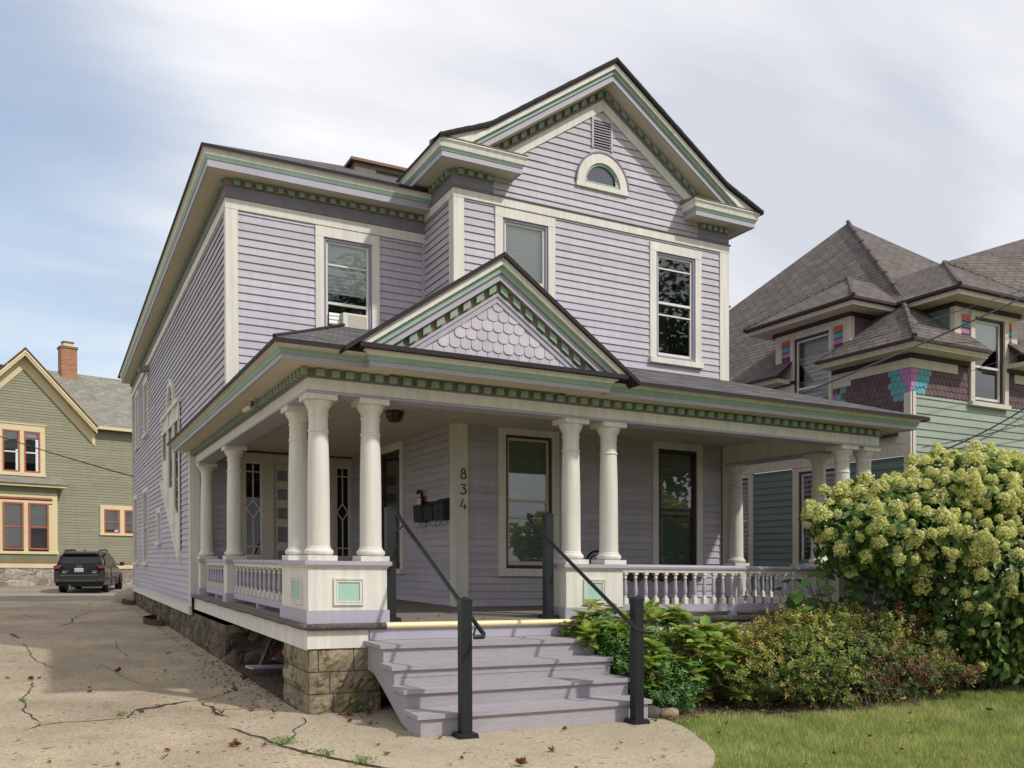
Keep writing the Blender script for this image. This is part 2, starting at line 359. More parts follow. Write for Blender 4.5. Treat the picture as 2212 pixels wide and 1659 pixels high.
LIL = (.445, .412, .468); LAV = (.375, .352, .42)
M_ = dict(
 siding=mat('lilac_siding', LIL, .62, .07, 1.2, (1, 1, 5), tint=.075, bump=.22, bscale=70, wear=(.50, .46, .47), wamt=.67, wscale=5, streak=.06),
 butt=mat('butt_edge_shade_line', (.095, .08, .085), .9, .2, 4),  # clapboard undersides coloured dark to paint in the shade line below each lap
 trim=mat('cream_trim', (.64, .612, .555), .55, .05, 2, tint=.03, bump=.12, wear=(.42, .38, .30), wamt=.68, wscale=7, streak=.10),
 ceil=mat('cream_ceiling', (.52, .47, .39), .6, .05, 2, bump=.05),
 lav=mat('lavender_trim', LAV, .5, .05, 2, tint=.04, bump=.06, streak=.04),
 purp=mat('purple_frieze', (.20, .178, .215), .6, .08, 2, bump=.05, streak=.06),
 green=mat('green_trim', (.27, .375, .315), .5, .08, 2, bump=.06, wear=(.30, .30, .22), wamt=.66, streak=.08),
 dentil=mat('green_dentil', (.225, .30, .245), .55, .12, 6, wear=(.16, .12, .08), wamt=.6, wscale=14),
 dback=mat('weathered_dentil_back', (.24, .19, .13), .8, .35, 12, bump=.2),
 mint=mat('mint_panel', (.335, .50, .425), .45, .03, 2),
 soffit=mat('cream_soffit', (.55, .49, .40), .65, .07, 1.5, wear=(.30, .24, .17), wamt=.66, wscale=3),
 sash=mat('lavender_sash', (.24, .22, .30), .45, .05, 2),
 msash=mat('dark_maroon_sash', (.055, .035, .045), .45, .08, 2),
 white=mat('white_sash', (.62, .61, .57), .4, .05, 2),
 blind=None, dark=mat('dark_interior', (.05, .045, .042), .9, .2, 2),
 curtain=mat('pale_blind', (.80, .80, .76), .8, .05, 1, stretch=(1, 1, 22)),
 gblind=mat('green_blind', (.22, .28, .22), .8, .12, 1, stretch=(1, 1, 26)),
 carpet=mat('porch_carpet', (.205, .19, .165), .95, .12, 18, bump=.5, bscale=220, wear=(.30, .26, .2), wamt=.6),
 roll=mat('carpet_roll', (.15, .135, .125), .95, .25, 30, bump=.9, bscale=120),
 yellow=mat('yellow_nosing', (.78, .66, .36), .45, .05, 4, wear=(.85, .82, .7), wamt=.6),
 step=mat('lilac_step_paint', (.335, .31, .335), .6, .10, 3, (2, 14, 14), tint=.05, bump=.35, bscale=22, wear=(.27, .235, .20), wamt=.63, wscale=7),
 shed=mat('roof_edge', (.022, .016, .02), .8, .2, 10),
 black=mat('black_metal', (.013, .015, .018), .42, .15, 6, spec=.35, wear=(.06, .06, .065), wamt=.66, wscale=20),
 wood=mat('weathered_wood', (.20, .17, .135), .85, .25, 5, (8, 1, 8), bump=.4),
 brass=mat('dark_brass', (.13, .075, .035), .35, .3, 30, metal=.8),
 iron=mat('rusty_iron', (.055, .032, .022), .8, .4, 15, bump=.3),
 shingle=shinglemat('gray_shingles', (.075, .072, .075), (.165, .16, .155), gap=(.018, .017, .018), bump=1),
 shingleR=shinglemat('brown_gray_shingles', (.118, .10, .092), (.160, .138, .125), h=.14, gap=(.035, .03, .028), bump=.9),
 shingleL=shinglemat('olive_gray_shingles', (.20, .19, .16), (.26, .245, .21), h=.14, gap=(.12, .115, .10), bump=.4),
 glass=glassmat('window_glass'), lead=glassmat('leaded_glass', (.10, .10, .12), .35),
 found=stonemat('dark_rubble_stone', (.085, .07, .055), (.20, .165, .12), (.21, .18, .14)),
 foundL=stonemat('pale_rubble_stone', (.20, .175, .14), (.40, .35, .28), (.42, .37, .30), 1.6),
 block=mat('sandstone_block', (.235, .195, .125), .95, .40, 4, bump=.9, bscale=16, wear=(.05, .045, .03), wamt=.49, wscale=3.2),
 mortar=mat('old_mortar', (.12, .10, .075), .95, .3, 8, bump=.5),
)
for b_, c_ in (('curtain', 34), ('gblind', 38)):
    m = M_[b_]; N = m.node_tree.nodes; L = m.node_tree.links; B = N['Principled BSDF']
    tcn = N.new('ShaderNodeTexCoord'); wvn = N.new('ShaderNodeTexWave'); wvn.bands_direction = 'Z'; wvn.inputs['Scale'].default_value = c_/6.28*1.0; L.new(tcn.outputs['Object'], wvn.inputs[0])
    bn = N.new('ShaderNodeBump'); bn.inputs['Strength'].default_value = .6; bn.inputs['Distance'].default_value = .02; L.new(wvn.outputs[0], bn.inputs['Height']); L.new(bn.outputs[0], B.inputs['Normal'])

# ---------------------------------------------------------------- generic builders
def siding(name, F, ranges, z0, z1, mt, parent, step=.1135, openings=(), tintr=.5, **k):
    """clapboards: ranges(z)->(u0,u1); openings [(u0,u1,z0,z1)]"""
    mb = MB(); z = z0; r = random.Random(hash(name) % 1000+int(z0*10))
    while z < z1-.01:
        zt = min(z+step, z1); zm = (z+zt)/2
        rr = ranges(zm) if callable(ranges) else ranges
        if rr and rr[1]-rr[0] > .03:
            iv = [rr]
            for (a, b, c, d) in openings:
                if c < zm < d:
                    new = []
                    for (p, q) in iv:
                        if b <= p or a >= q: new.append((p, q)); continue
                        if a > p: new.append((p, a))
                        if b < q: new.append((b, q))
                    iv = new
            for (p, q) in iv:
                cuts = [p]; x = p+r.uniform(.6, 3.6)
                while x < q-.5: cuts.append(x); x += r.uniform(1.8, 4.2)
                cuts.append(q)
                for a, b in zip(cuts, cuts[1:]):
                    t = r.uniform(.5-tintr, .5+tintr); jo = r.uniform(-.0015, .0015); jz = r.uniform(-.0045, .002); e = .0015 if b < q else 0
                    mb.poly([F(a, .021+jo, z+jz), F(b-e, .021+jo, z+jz), F(b-e, .003, zt+.004), F(a, .003, zt+.004)], t=t)
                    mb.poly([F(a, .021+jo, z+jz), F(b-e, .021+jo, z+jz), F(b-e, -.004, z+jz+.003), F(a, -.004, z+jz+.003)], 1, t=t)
        z = zt
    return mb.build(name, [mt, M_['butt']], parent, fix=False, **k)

def pane(name, F, u0, u1, z0, z1, o, mt, parent):
    mb = MB(); p = [F(u0, o, z0), F(u1, o, z0), F(u1, o, z1), F(u0, o, z1)]
    if F.sgn < 0: p.reverse()
    mb.poly(p); return mb.build(name, mt, parent, fix=False)

def window(parent, F, u0, u1, z0, z1, cw=.13, ch=.13, cb=.06, casing='trim', outer='sash', sash='white', meet=.5, blind=None, blind_to=0, proud=.034, sill=True, name='window', mull=None, glass='glass', lab=None, storm=None, blind_o=-.075):
    """u0..z1 = outside of the casing"""
    w = empty(name, parent=parent)
    if lab: w['label'] = lab
    a, b, c, d = u0+cw, u1-cw, z0+cb, z1-ch
    mb = MB()
    mb.fbox(F, u0, a, -.02, proud, z0+.002, d); mb.fbox(F, b, u1, -.02, proud, z0+.002, d); mb.fbox(F, u0, u1, -.02, proud+.003, d, z1)
    mb.build('casing', M_[casing], w)
    if sill:
        mb = MB(); mb.fbox(F, u0-.015, u1+.015, -.02, proud+.045, z0-.03, c-.012); mb.build('sill', M_[casing], w)
    t = .04
    mb = MB()
    for (p, q, r, s_) in ((a, a+t, c, d), (b-t, b, c, d), (a+t, b-t, c, c+t), (a+t, b-t, d-t, d)): mb.fbox(F, p, q, -.04, .012, r, s_)
    mb.build('frame', M_[outer], w)
    a2, b2, c2, d2 = a+t, b-t, c+t, d-t; zm = c2+(d2-c2)*meet; t2 = .035
    mb = MB()
    for (p, q, r, s_, o0) in ((a2, a2+t2, c2, d2, 0), (b2-t2, b2, c2, d2, 0), (a2+t2, b2-t2, c2, c2+t2+.02, -.01), (a2+t2, b2-t2, d2-t2, d2, 0), (a2+t2, b2-t2, zm-.02, zm+.02, .004)): mb.fbox(F, p, q, -.055, -.018+o0, r, s_)
    if storm:
        for zs in storm: mb.fbox(F, a2+t2, b2-t2, -.035, -.012, zs-.012, zs+.012)
    if mull: mb.fbox(F, (a2+b2)/2-.03, (a2+b2)/2+.03, -.054, .0, c2, d2)
    mb.build('sash', M_[sash], w)
    pane('upper_pane', F, a2+t2, b2-t2, zm+.02, d2-t2, -.032, M_[glass], w)
    pane('lower_pane', F, a2+t2, b2-t2, c2+t2+.02, zm-.02, -.045, M_[glass], w)
    if blind:
        mb = MB(); zb = c2+(d2-c2)*blind_to
        mb.fbox(F, a2+.01, b2-.01, blind_o-.01, blind_o, zb, d2); mb.build('blind', M_[blind], w)
    mb = MB(); D = -.7; e = .012
    mb.poly([F(a+e, D, c+e), F(b-e, D, c+e), F(b-e, D, d-e), F(a+e, D, d-e)])
    for (p, q) in (((a+e, c+e), (b-e, c+e)), ((b-e, c+e), (b-e, d-e)), ((b-e, d-e), (a+e, d-e)), ((a+e, d-e), (a+e, c+e))):
        mb.poly([F(p[0], -.056, p[1]), F(q[0], -.056, q[1]), F(q[0], D, q[1]), F(p[0], D, p[1])])
    mb.build('window_recess', M_['dark'], w, fix=False)
    return w

def roofpoly(mb, pts, m=0, drop=.05, flip=False):
    """shingled sheet with uv in metres along the slope, plus an edge thickness below"""
    P = [Vector(p) for p in pts]; n = Vector((0, 0, 0))
    for i in range(1, len(P)-1): n += (P[i]-P[0]).cross(P[i+1]-P[0])
    n.normalize()
    if n.z < 0: P.reverse(); n = -n
    h = Vector((0, 0, 1)).cross(n)
    h = Vector((1, 0, 0)) if h.length < 1e-4 else h.normalized()
    s = n.cross(h)
    mb.poly(P, m, uv=[(p.dot(h), p.dot(s)) for p in P])
    mb.poly([p-Vector((0, 0, drop)) for p in reversed(P)], 1)
    for a, b in zip(P, P[1:]+P[:1]): mb.poly([a, a-Vector((0, 0, drop)), b-Vector((0, 0, drop)), b], 1)

def dentils(mb, F, u0, u1, pitch, w, o0, o1, z0, z1, m=0):
    n = max(1, int((u1-u0)/pitch)); p = (u1-u0)/n
    for i in range(n):
        u = u0+(i+.5)*p+random.uniform(-.004, .004); mb.fbox(F, u-w/2, u+w/2, o0, o1, z0, z1, m)

def scallops(mb, F, u0, u1, z0, z1, w, h, colf=None, inside=None, o=.004, ln=1.55):
    row = 0; z = z1-h
    while z > z0-h*.5:
        off = (row % 2)*w/2; u = u0-off
        while u < u1:
            a, b = max(u+.003, u0), min(u+w-.003, u1)
            cxm = (a+b)/2
            if b-a > w*.25 and (inside is None or inside(cxm, z+h*.4)):
                m = colf(cxm, z, row) if colf else 0
                R = (b-a)/2; zb = z+random.uniform(-.004, .004); pts = [(a, zb+h*ln-R*.6), (a, zb+R*.6)]
                for k in range(1, 7):
                    th = pi+pi*k/7; pts.append((cxm+R*cos(th), zb+R*.6+R*.6*sin(th)))
                pts += [(b, zb+R*.6), (b, zb+h*ln-R*.6)]
                ot = o+.016+random.uniform(-.002, .002)
                q = [F(uu, o+(ot-o)*(1-(zz-zb)/(h*ln)), zz) for uu, zz in pts]
                nn = Vector(F(0, 1, 0))-Vector(F(0, 0, 0))
                mb.prism(q, tuple(-nn*.014), m, t=random.random())
            u += w
        z -= h; row += 1

# ================================================================ MAIN HOUSE
H = empty('lavender_house', (0, 0, 0), label='lilac clapboard two-storey house with cream columns, green dentils and a wide front porch', cat='house')
XW, YU, YB, XB, XR, YE, YK, PW = -.05, 4.307, 3.106, 3.004, 8.13, 8.3, 21.77, 8.35
ZF, ZBB, ZBT, ZC = .945, 3.335, 3.49, 3.66
FU, FBAY, FE, FSIDE, FBS = Ffront(YU), Ffront(YB), Ffront(YE), Fleft(XW), Fleft(XB)
FP0, FX0 = Ffront(.02), Fleft(.02)
gxc, gap, gsl = 5.58, 9.51, .686       # gable centre, roof apex height, slope

# --- walls
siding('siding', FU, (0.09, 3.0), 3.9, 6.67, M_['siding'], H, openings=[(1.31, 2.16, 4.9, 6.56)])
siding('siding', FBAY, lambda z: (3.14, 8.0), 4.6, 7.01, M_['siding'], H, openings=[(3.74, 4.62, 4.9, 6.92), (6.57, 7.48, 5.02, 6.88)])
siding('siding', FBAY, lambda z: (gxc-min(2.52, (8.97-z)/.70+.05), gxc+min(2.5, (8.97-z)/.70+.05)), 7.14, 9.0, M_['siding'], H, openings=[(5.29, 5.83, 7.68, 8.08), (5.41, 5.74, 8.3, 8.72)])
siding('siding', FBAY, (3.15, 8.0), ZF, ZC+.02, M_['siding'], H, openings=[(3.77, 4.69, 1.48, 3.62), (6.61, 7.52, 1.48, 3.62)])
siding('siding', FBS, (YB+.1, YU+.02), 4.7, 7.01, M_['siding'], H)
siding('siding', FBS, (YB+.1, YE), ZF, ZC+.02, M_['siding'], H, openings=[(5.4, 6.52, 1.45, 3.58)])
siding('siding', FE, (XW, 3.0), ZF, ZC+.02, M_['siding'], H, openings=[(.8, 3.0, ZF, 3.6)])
WIN = [(19.42, 20.42, 4.86, 6.56), (16.42, 17.68, 4.9, 6.45), (19.9, 21.3, 1.42, 3.52), (16.62, 18.1, 1.44, 3.52), (13.38, 14.22, 1.95, 2.80)]
ops = [(a+.06, b-.06, c+.05, d-.05) for a, b, c, d in WIN]
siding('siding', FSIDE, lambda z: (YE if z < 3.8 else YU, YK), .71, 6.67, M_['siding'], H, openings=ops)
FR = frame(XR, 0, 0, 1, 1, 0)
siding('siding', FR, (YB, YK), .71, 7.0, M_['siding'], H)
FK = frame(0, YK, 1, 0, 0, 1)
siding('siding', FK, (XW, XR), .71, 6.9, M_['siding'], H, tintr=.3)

# --- corner boards, friezes, water tables
def bd(name, m, boxes, F=None):
    mb = MB()
    for b in boxes:
        if F: mb.fbox(F, *b)
        else: mb.box(*b)
    return mb.build(name, M_[m], H)
bd('corner_board', 'trim', [(XW-.03, .095, YU-.03, YU, 3.86, 6.67), (XW-.03, XW, YU+.001, YU+.12, 3.86, 6.67)])
bd('corner_board', 'trim', [(2.975, 3.145, YB-.032, YB, 4.6, 7.01), (2.975, XB, YB+.001, YB+.15, 4.6, 7.01)])
bd('corner_board', 'trim', [(7.965, 8.16, YB-.032, YB, 4.55, 7.01), (XR, 8.16, YB+.001, YB+.15, 4.5, 7.01)])
bd('corner_board', 'trim', [(2.972, 3.19, YB-.036, YB, ZF, ZC), (2.972, XB, YB+.001, YB+.145, ZF, ZC)])
bd('corner_board', 'trim', [(8.03, 8.165, YB-.036, YB, ZF, ZC), (XR, 8.165, YB+.001, YB+.145, .9, ZC)])
bd('corner_board', 'trim', [(XW-.03, .10, YE-.03, YE, ZF, ZC), (XW-.03, XW, YE+.001, YE+.13, .71, 3.72)])
bd('corner_board', 'siding', [(2.955, 3.0, YU-.03, YU-.001, 4.0, 6.67)])
bd('corner_board', 'siding', [(XW-.025, XW, YK-.09, YK, .71, 6.67)])
bd('water_table', 'trim', [(XW-.028, XW+.02, YE+.131, YK+.02, .56, .709), (XW-.04, XW, YE+.131, YK+.02, .71, .725)])
mb = MB()
mb.sweep([(XW, YK), (XW, YU), (3.0, YU)], [(0, 6.672), (.034, 6.672), (.034, 6.815), (0, 6.815)])
mb.build('frieze_board', M_['trim'], H)
mb = MB(); mb.sweep([(XW, YK), (XW, YU), (3.0, YU)], [(0, 6.817), (.04, 6.817), (.055, 6.832), (.055, 6.845), (.03, 6.85), (.03, 7.0), (0, 7.0)]); mb.build('purple_frieze', M_['purp'], H)
mb = MB(); mb.sweep([(XB, YU-.01), (XB, YB), (XR, YB), (XR, YU+8)], [(0, 7.012), (.036, 7.012), (.036, 7.135), (0, 7.135)]); mb.build('frieze_board', M_['trim'], H)
mb = MB(); mb.sweep([(XB, YU-.01), (XB, YB), (XR, YB), (XR, YU+8)], [(0, 7.137), (.05, 7.137), (.06, 7.15), (.05, 7.165), (.035, 7.172), (0, 7.18)]); mb.build('string_moulding', M_['purp'], H)
mb = MB()
mb.sweep([(XB, YU-.01), (XB, YB), (3.63, YB)], [(0, 7.182), (.03, 7.182), (.03, 7.33), (0, 7.33)])
mb.sweep([(7.51, YB), (XR, YB), (XR, YU+8)], [(0, 7.182), (.03, 7.182), (.03, 7.33), (0, 7.33)])
mb.build('purple_frieze', M_['purp'], H)

# --- cornices (eave trim)
def cornice(path, ov, zs, zl, zg, zc, zt, tip):
    """ov=overhang; soffit zs, lavender zl..zg, green zg..zc, cream zc..zt"""
    for nm, m, prof in (
        ('soffit', 'soffit', [(0, zs), (ov-.105, zs), (ov-.105, zs+.02), (0, zs+.02)]),
        ('fascia', 'lav', [(ov-.105, zl), (ov-.082, zl), (ov-.082, zg), (ov-.105, zg)]),
        ('green_moulding', 'green', [(ov-.105, zg+.001), (ov-.072, zg+.001), (ov-.07, zg+.012), (ov-.05, zc-.008), (ov-.105, zc-.008)]),
        ('crown_moulding', 'trim', [(ov-.105, zc-.007), (ov-.048, zc-.007), (ov-.045, zc+.01), (ov-.038, (zc+zt)/2), (ov-.012, zt-.015), (ov-.012, zt), (ov-.105, zt)])):
        mb = MB(); mb.sweep(path, prof); mb.build(nm, M_[m], H, smooth=20)
cornice([(XW, YK), (XW, YU), (3.0-.02, YU)], .40, 7.105, 7.098, 7.20, 7.262, 7.352, 0)
GR = [(XB, YU+1.5), (XB, YB), (3.62, YB), (3.62, YB+.05)]
cornice(GR, .42, 7.425, 7.413, 7.492, 7.545, 7.65, 0)
GR2 = [(7.54, YB+.05), (7.54, YB), (XR, YB), (XR, YU+8)]
cornice(GR2, .42, 7.425, 7.413, 7.492, 7.545, 7.65, 0)
PC = [(.02, YE+.3), (.02, .02), (.88, .02), (.88, -.11), (3.06, -.11), (3.06, .02), (PW-.02, .02), (PW-.02, YB)]
cornice(PC, .43, 3.586, 3.574, 3.625, 3.685, 3.725, 0)
mb = MB()
mb.sweep([(XW, YK), (XW, YU), (3.0, YU)], [(0, 7.005), (.032, 7.005), (.032, 7.104), (0, 7.104)])
mb.sweep([(XB, YU), (XB, YB), (3.63, YB)], [(0, 7.332), (.032, 7.332), (.032, 7.424), (0, 7.424)])
mb.sweep([(7.51, YB), (XR, YB)], [(0, 7.332), (.032, 7.332), (.032, 7.424), (0, 7.424)])
mb.sweep([(.02, YE), (.02, .02), (PW-.02, .02), (PW-.02, YB)], [(-.02, 3.50), (.012, 3.50), (.012, 3.585), (-.02, 3.585)])
mb.build('dentil_backing', M_['dback'], H)
DM = {}
def dentilparts(F, u0, u1, pitch, w, o0, o1, z0, z1):
    n = max(1, int((u1-u0)/pitch)); p = (u1-u0)/n; key = (w, o1-o0, z1-z0, F(1, 0, 0)[0]-F(0, 0, 0)[0]); b = H['_b']
    if key not in DM:
        m_ = MB(); c = F(0, 0, 0); A_, B_ = Vector(F(w/2, o1-o0, z1-z0))-Vector(c), Vector(F(-w/2, 0, 0))-Vector(c)
        m_.box(min(A_.x, B_.x), max(A_.x, B_.x), min(A_.y, B_.y), max(A_.y, B_.y), 0, z1-z0); o = m_.build('dentil', M_['dentil'], None, local=True, fix=False); DM[key] = o.data; bpy.data.objects.remove(o)
    for i in range(n):
        q = F(u0+(i+.5)*p+random.uniform(-.004, .004), o0, z0); o = bpy.data.objects.new('dentil', DM[key]); COL.objects.link(o); o.parent = H; o.location = (q[0]-b[0], q[1]-b[1], q[2]+gx(q[0])-b[2])
dentilparts(FU, 0, 2.98, .155, .085, .03, .085, 7.008, 7.08); dentilparts(FP0, .06, PW-.05, .158, .088, .01, .075, 3.502, 3.572)
dentilparts(FBAY, 3.0, 3.62, .145, .085, .03, .09, 7.335, 7.41); dentilparts(FBAY, 7.52, 8.13, .12, .075, .03, .09, 7.335, 7.41)
mb = MB()
dentils(mb, FSIDE, YU, YK, .155, .085, .03, .085, 7.008, 7.08)
dentils(mb, FBS, YB+.02, YU, .155, .085, .03, .09, 7.335, 7.41)
dentils(mb, FX0, .05, YE, .158, .088, .01, .075, 3.502, 3.572)
mb.box(-.055, -.0, -.055, .0, 3.502, 3.572)
mb.build('dentil_band', M_['dentil'], H, fix=False, kind='stuff')

# --- gable: rake trims as chevrons
def chevron(name, m, cx, za, zb, sl, y0, y1, zlow, trimx=None):
    """za..zb = lower/upper apex height; cut off flat at zlow"""
    mb = MB()
    for s in (-1, 1):
        pts = [(cx, y0, zb), (cx+s*(zb-zlow)/sl, y0, zlow), (cx+s*(za-zlow)/sl, y0, zlow), (cx, y0, za)]
        mb.prism(pts, (0, y1-y0, 0))
    return mb.build(name, M_[m], H)
yg = YB-.42
chevron('fascia', 'lav', gxc, 9.205, 9.30, gsl, yg+.085, yg+.105, 7.66)
chevron('green_moulding', 'green', gxc, 9.302, 9.368, gsl, yg+.06, yg+.105, 7.66)
chevron('crown_moulding', 'trim', gxc, 9.370, 9.452, gsl, yg+.015, yg+.105, 7.66)
chevron('soffit', 'soffit', gxc, 9.205, 9.235, gsl, yg+.106, YB-.02, 7.67)
chevron('rake_board', 'trim', gxc, 8.87, 9.045, gsl, YB-.036, YB-.001, 7.66)
chevron('purple_frieze', 'purp', gxc, 9.047, 9.082, gsl, YB-.045, YB-.001, 7.66)
chevron('dentil_backing', 'dback', gxc, 9.084, 9.204, gsl, YB-.03, YB-.001, 7.66)
mb = MB()
for s in (-1, 1):
    n = 14
    for i in range(n):
        xx = (i+.5)*2.15/n; cx2, cz2 = gxc+s*xx, 9.10-gsl*xx
        mb.prism([(cx2-.042, YB-.085, cz2+s*gsl*.042), (cx2+.042, YB-.085, cz2-s*gsl*.042), (cx2+.042, YB-.085, cz2+.085-s*gsl*.042), (cx2-.042, YB-.085, cz2+.085+s*gsl*.042)], (0, .055, 0))
mb.build('dentil_band', M_['dentil'], H, kind='stuff')
# little fascia triangles between kinked roof and straight rake
mb = MB()
for s in (-1, 1):
    x1, x2, x3 = gxc+s*2.2, gxc+s*2.96, gxc+s*2.69
    mb.prism([(x1, yg+.03, 7.955), (x2, yg+.03, 7.655), (gxc+s*(9.455-7.66)/gsl, yg+.03, 7.66)], (0, .06, 0)); mb.build('rake_filler', M_['trim'], H); mb = MB()
# sloped caps on the cornice returns
mb = MB()
for (a, b) in ((2.60, 4.03), (7.13, 8.55)):
    mb.prism([(a, yg+.01, 7.661), (a, YB-.02, 7.661), (a, YB-.02, 7.74), (a, yg+.01, 7.676)], (b-a, 0, 0)); mb.build('return_cap', M_['wood'], H); mb = MB()

# --- half-round gable window and vent
w = empty('half_round_window', parent=H); cxw, czw = 5.575, 7.665
def arc(F, R, z, o, n=24, a0=0, a1=pi): return [F(cxw+R*cos(a0+(a1-a0)*i/n), o, z+R*1.04*sin(a0+(a1-a0)*i/n)) for i in range(n+1)]
def archring(mb, R0, R1, z, o0, o1, F, n=24):
    for i in range(n):
        a, b = pi*i/n, pi*(i+1)/n
        q = [(R0, a), (R1, a), (R1, b), (R0, b)]
        p = [F(cxw+r*cos(t), o0, z+r*1.08*sin(t)) for r, t in q]; p2 = [F(cxw+r*cos(t), o1, z+r*1.08*sin(t)) for r, t in q]
        for k in range(4): mb.poly([p[k], p[(k+1) % 4], p2[(k+1) % 4], p2[k]])
        mb.poly(p2); mb.poly(p)
mb = MB(); archring(mb, .335, .475, czw, -.02, .042, FBAY); mb.fbox(FBAY, cxw-.49, cxw+.49, -.02, .05, czw-.075, czw); mb.build('casing', M_['trim'], w)
mb = MB(); archring(mb, .475, .50, czw, .0, .052, FBAY); mb.build('arch_moulding', M_['purp'], w)
mb = MB(); archring(mb, .30, .335, czw, -.04, .015, FBAY); mb.fbox(FBAY, cxw-.335, cxw+.335, -.04, .02, czw+.001, czw+.045); mb.build('frame', M_['green'], w)
mb = MB(); mb.poly([FBAY(cxw+.31*cos(pi*i/20), -.02, czw+.02+.32*sin(pi*i/20)) for i in range(21)]); mb.build('pane', M_['glass'], w, fix=False)
mb = MB(); mb.poly([FBAY(cxw+.33*cos(pi*i/20), -.06, czw+.0+.35*sin(pi*i/20)) for i in range(21)]); mb.build('window_backing', mat('gray_backing', (.26, .25, .28), .8), w, fix=False)
w = empty('gable_vent', parent=H); mb = MB()
for a in ((5.375, 5.41, 8.25, 8.78), (5.735, 5.77, 8.25, 8.74)): mb.fbox(FBAY, a[0], a[1], -.02, .035, a[2], a[3])
mb.fbox(FBAY, 5.41, 5.735, -.02, .03, 8.70, 8.73)
mb.build('vent_frame', M_['siding'], w)
mb = MB()
for i in range(10):
    z = 8.265+i*.0435; mb.prism([FBAY(5.41, .026, z), FBAY(5.41, .03, z+.017), FBAY(5.41, -.02, z+.034), FBAY(5.41, -.028, z+.028)], (.325, 0, 0))
mb.build('louvre', M_['siding'], w)
mb = MB(); mb.poly([FBAY(5.41, -.04, 8.26), FBAY(5.735, -.04, 8.26), FBAY(5.735, -.04, 8.7), FBAY(5.41, -.04, 8.7)]); mb.build('vent_backing', M_['dark'], w, fix=False)

# --- main roofs
mb = MB(); s = .48; yr = 13.0
def zf_(y): return 7.375+s*(y-3.92)
zr = 9.3; yt = 3.92+(zr-7.375)/s; xl = -.46+(zr-7.375)/s; ybk = 22.2
roofpoly(mb, [(-.46, 3.905, 7.375), (8.56, 3.905, 7.375), (8.56-2.0, yt, zr), (xl, yt, zr)])
roofpoly(mb, [(-.46, 3.905, 7.375), (xl, yt, zr), (xl, ybk-4, zr), (-.46, ybk, 7.375)])
roofpoly(mb, [(xl, yt, zr+.0), (8.56-2, yt, zr), (8.56-2, ybk-4, zr), (xl, ybk-4, zr)])
roofpoly(mb, [(8.56, 3.905, 7.375), (8.56, ybk, 7.375), (6.56, ybk-4, zr), (6.56, yt, zr)])
roofpoly(mb, [(-.46, ybk, 7.375), (8.56, ybk, 7.375), (6.56, ybk-4, zr), (xl, ybk-4, zr)])
mb.build('main_roof', [M_['shingle'], M_['shed']], H, fix=False)
mb = MB(); yb0 = yg-.03
for s_ in (-1, 1):
    x0, x1, x2 = gxc, gxc+s_*2.2, gxc+s_*2.985
    z1_ = gap-2.2*gsl
    roofpoly(mb, [(x0, yb0, gap), (x0, 9.5, gap), (x1, 9.5, z1_), (x1, yb0, z1_)])
    roofpoly(mb, [(x1, yb0, z1_), (x1, 9.5, z1_), (x2, 9.5, 7.675), (x2, yb0, 7.675)])
    # ragged tabs at the rake edge
    r = random.Random(3); t = 0
    while t < 1:
        dt = .13/3.4; p0 = Vector((x0, yb0, gap)).lerp(Vector((x2, yb0, 7.675)), t); 
        xx = gxc+s_*t*2.985; zz_ = gap-abs(xx-gxc)*gsl if abs(xx-gxc) < 2.2 else z1_-(abs(xx-gxc)-2.2)*(z1_-7.675)/.785
        xx2 = gxc+s_*min(1, t+dt)*2.985; zz2 = gap-abs(xx2-gxc)*gsl if abs(xx2-gxc) < 2.2 else z1_-(abs(xx2-gxc)-2.2)*(z1_-7.675)/.785
        mb.prism([(xx, yb0-.008, zz_+.012), (xx2, yb0-.008, zz2+.003+r.uniform(.004, .016)), (xx2, yb0-.008, zz2-.03), (xx, yb0-.008, zz_-.03)], (0, .3, 0), 1)
        t += dt
mb.build('gable_roof', [M_['shingle'], M_['shed']], H, fix=False)
mb = MB()
roofpoly(mb, [(-.42, -.47, 3.745), (8.79, -.47, 3.745), (8.165, YB, 4.82), (3.0, YB, 4.82), (3.0, YU, 5.20), (1.68, YU, 5.20)])
roofpoly(mb, [(-.42, -.47, 3.745), (1.68, YU, 5.20), (XW, YU, 3.99), (XW, 8.75, 3.99), (-.42, 8.75, 3.745)])
roofpoly(mb, [(8.79, -.47, 3.745), (8.79, YB+.5, 3.745), (8.165, YB+.5, 4.82), (8.165, YB, 4.82)])
mb.prism([(-.0, 0, 0)]*3, (0, 0, 0)) if 0 else None
# ridge lump of the hip
mb.tube([(-.42, -.47, 3.75), (.3, 1.17, 4.25), (1.68, YU-.02, 5.22)], .022, 6, 1)
mb.build('porch_roof', [M_['shingle'], M_['shed']], H, fix=False)
# pediment over the porch
pcx, pza, psl, yp = 1.99, 4.92, .69, -.57
mb = MB()
for s_ in (-1, 1):
    x2 = pcx+s_*1.74
    roofpoly(mb, [(pcx, yp-.03, pza), (pcx, 3.6, pza), (x2, 3.6, pza-1.74*psl), (x2, yp-.03, pza-1.74*psl)])
mb.build('pediment_roof', [M_['shingle'], M_['shed']], H, fix=False)
mb = MB()
mb.box(.40, 3.58, yp-.02, -.05, 3.727, 3.775); mb.build('pediment_flashing', M_['shed'], H)
chevron('fascia', 'lav', pcx, 4.645, 4.722, psl, yp+.085, yp+.105, 3.776)
chevron('green_moulding', 'green', pcx, 4.724, 4.795, psl, yp+.055, yp+.105, 3.776)
chevron('crown_moulding', 'trim', pcx, 4.797, 4.872, psl, yp+.01, yp+.105, 3.776)
YW = -.385
chevron('soffit', 'soffit', pcx, 4.665, 4.70, psl, yp+.106, YW+.02, 3.776)
chevron('pediment_moulding', 'lav', pcx, 4.49, 4.525, psl, YW-.035, YW+.01, 3.776)
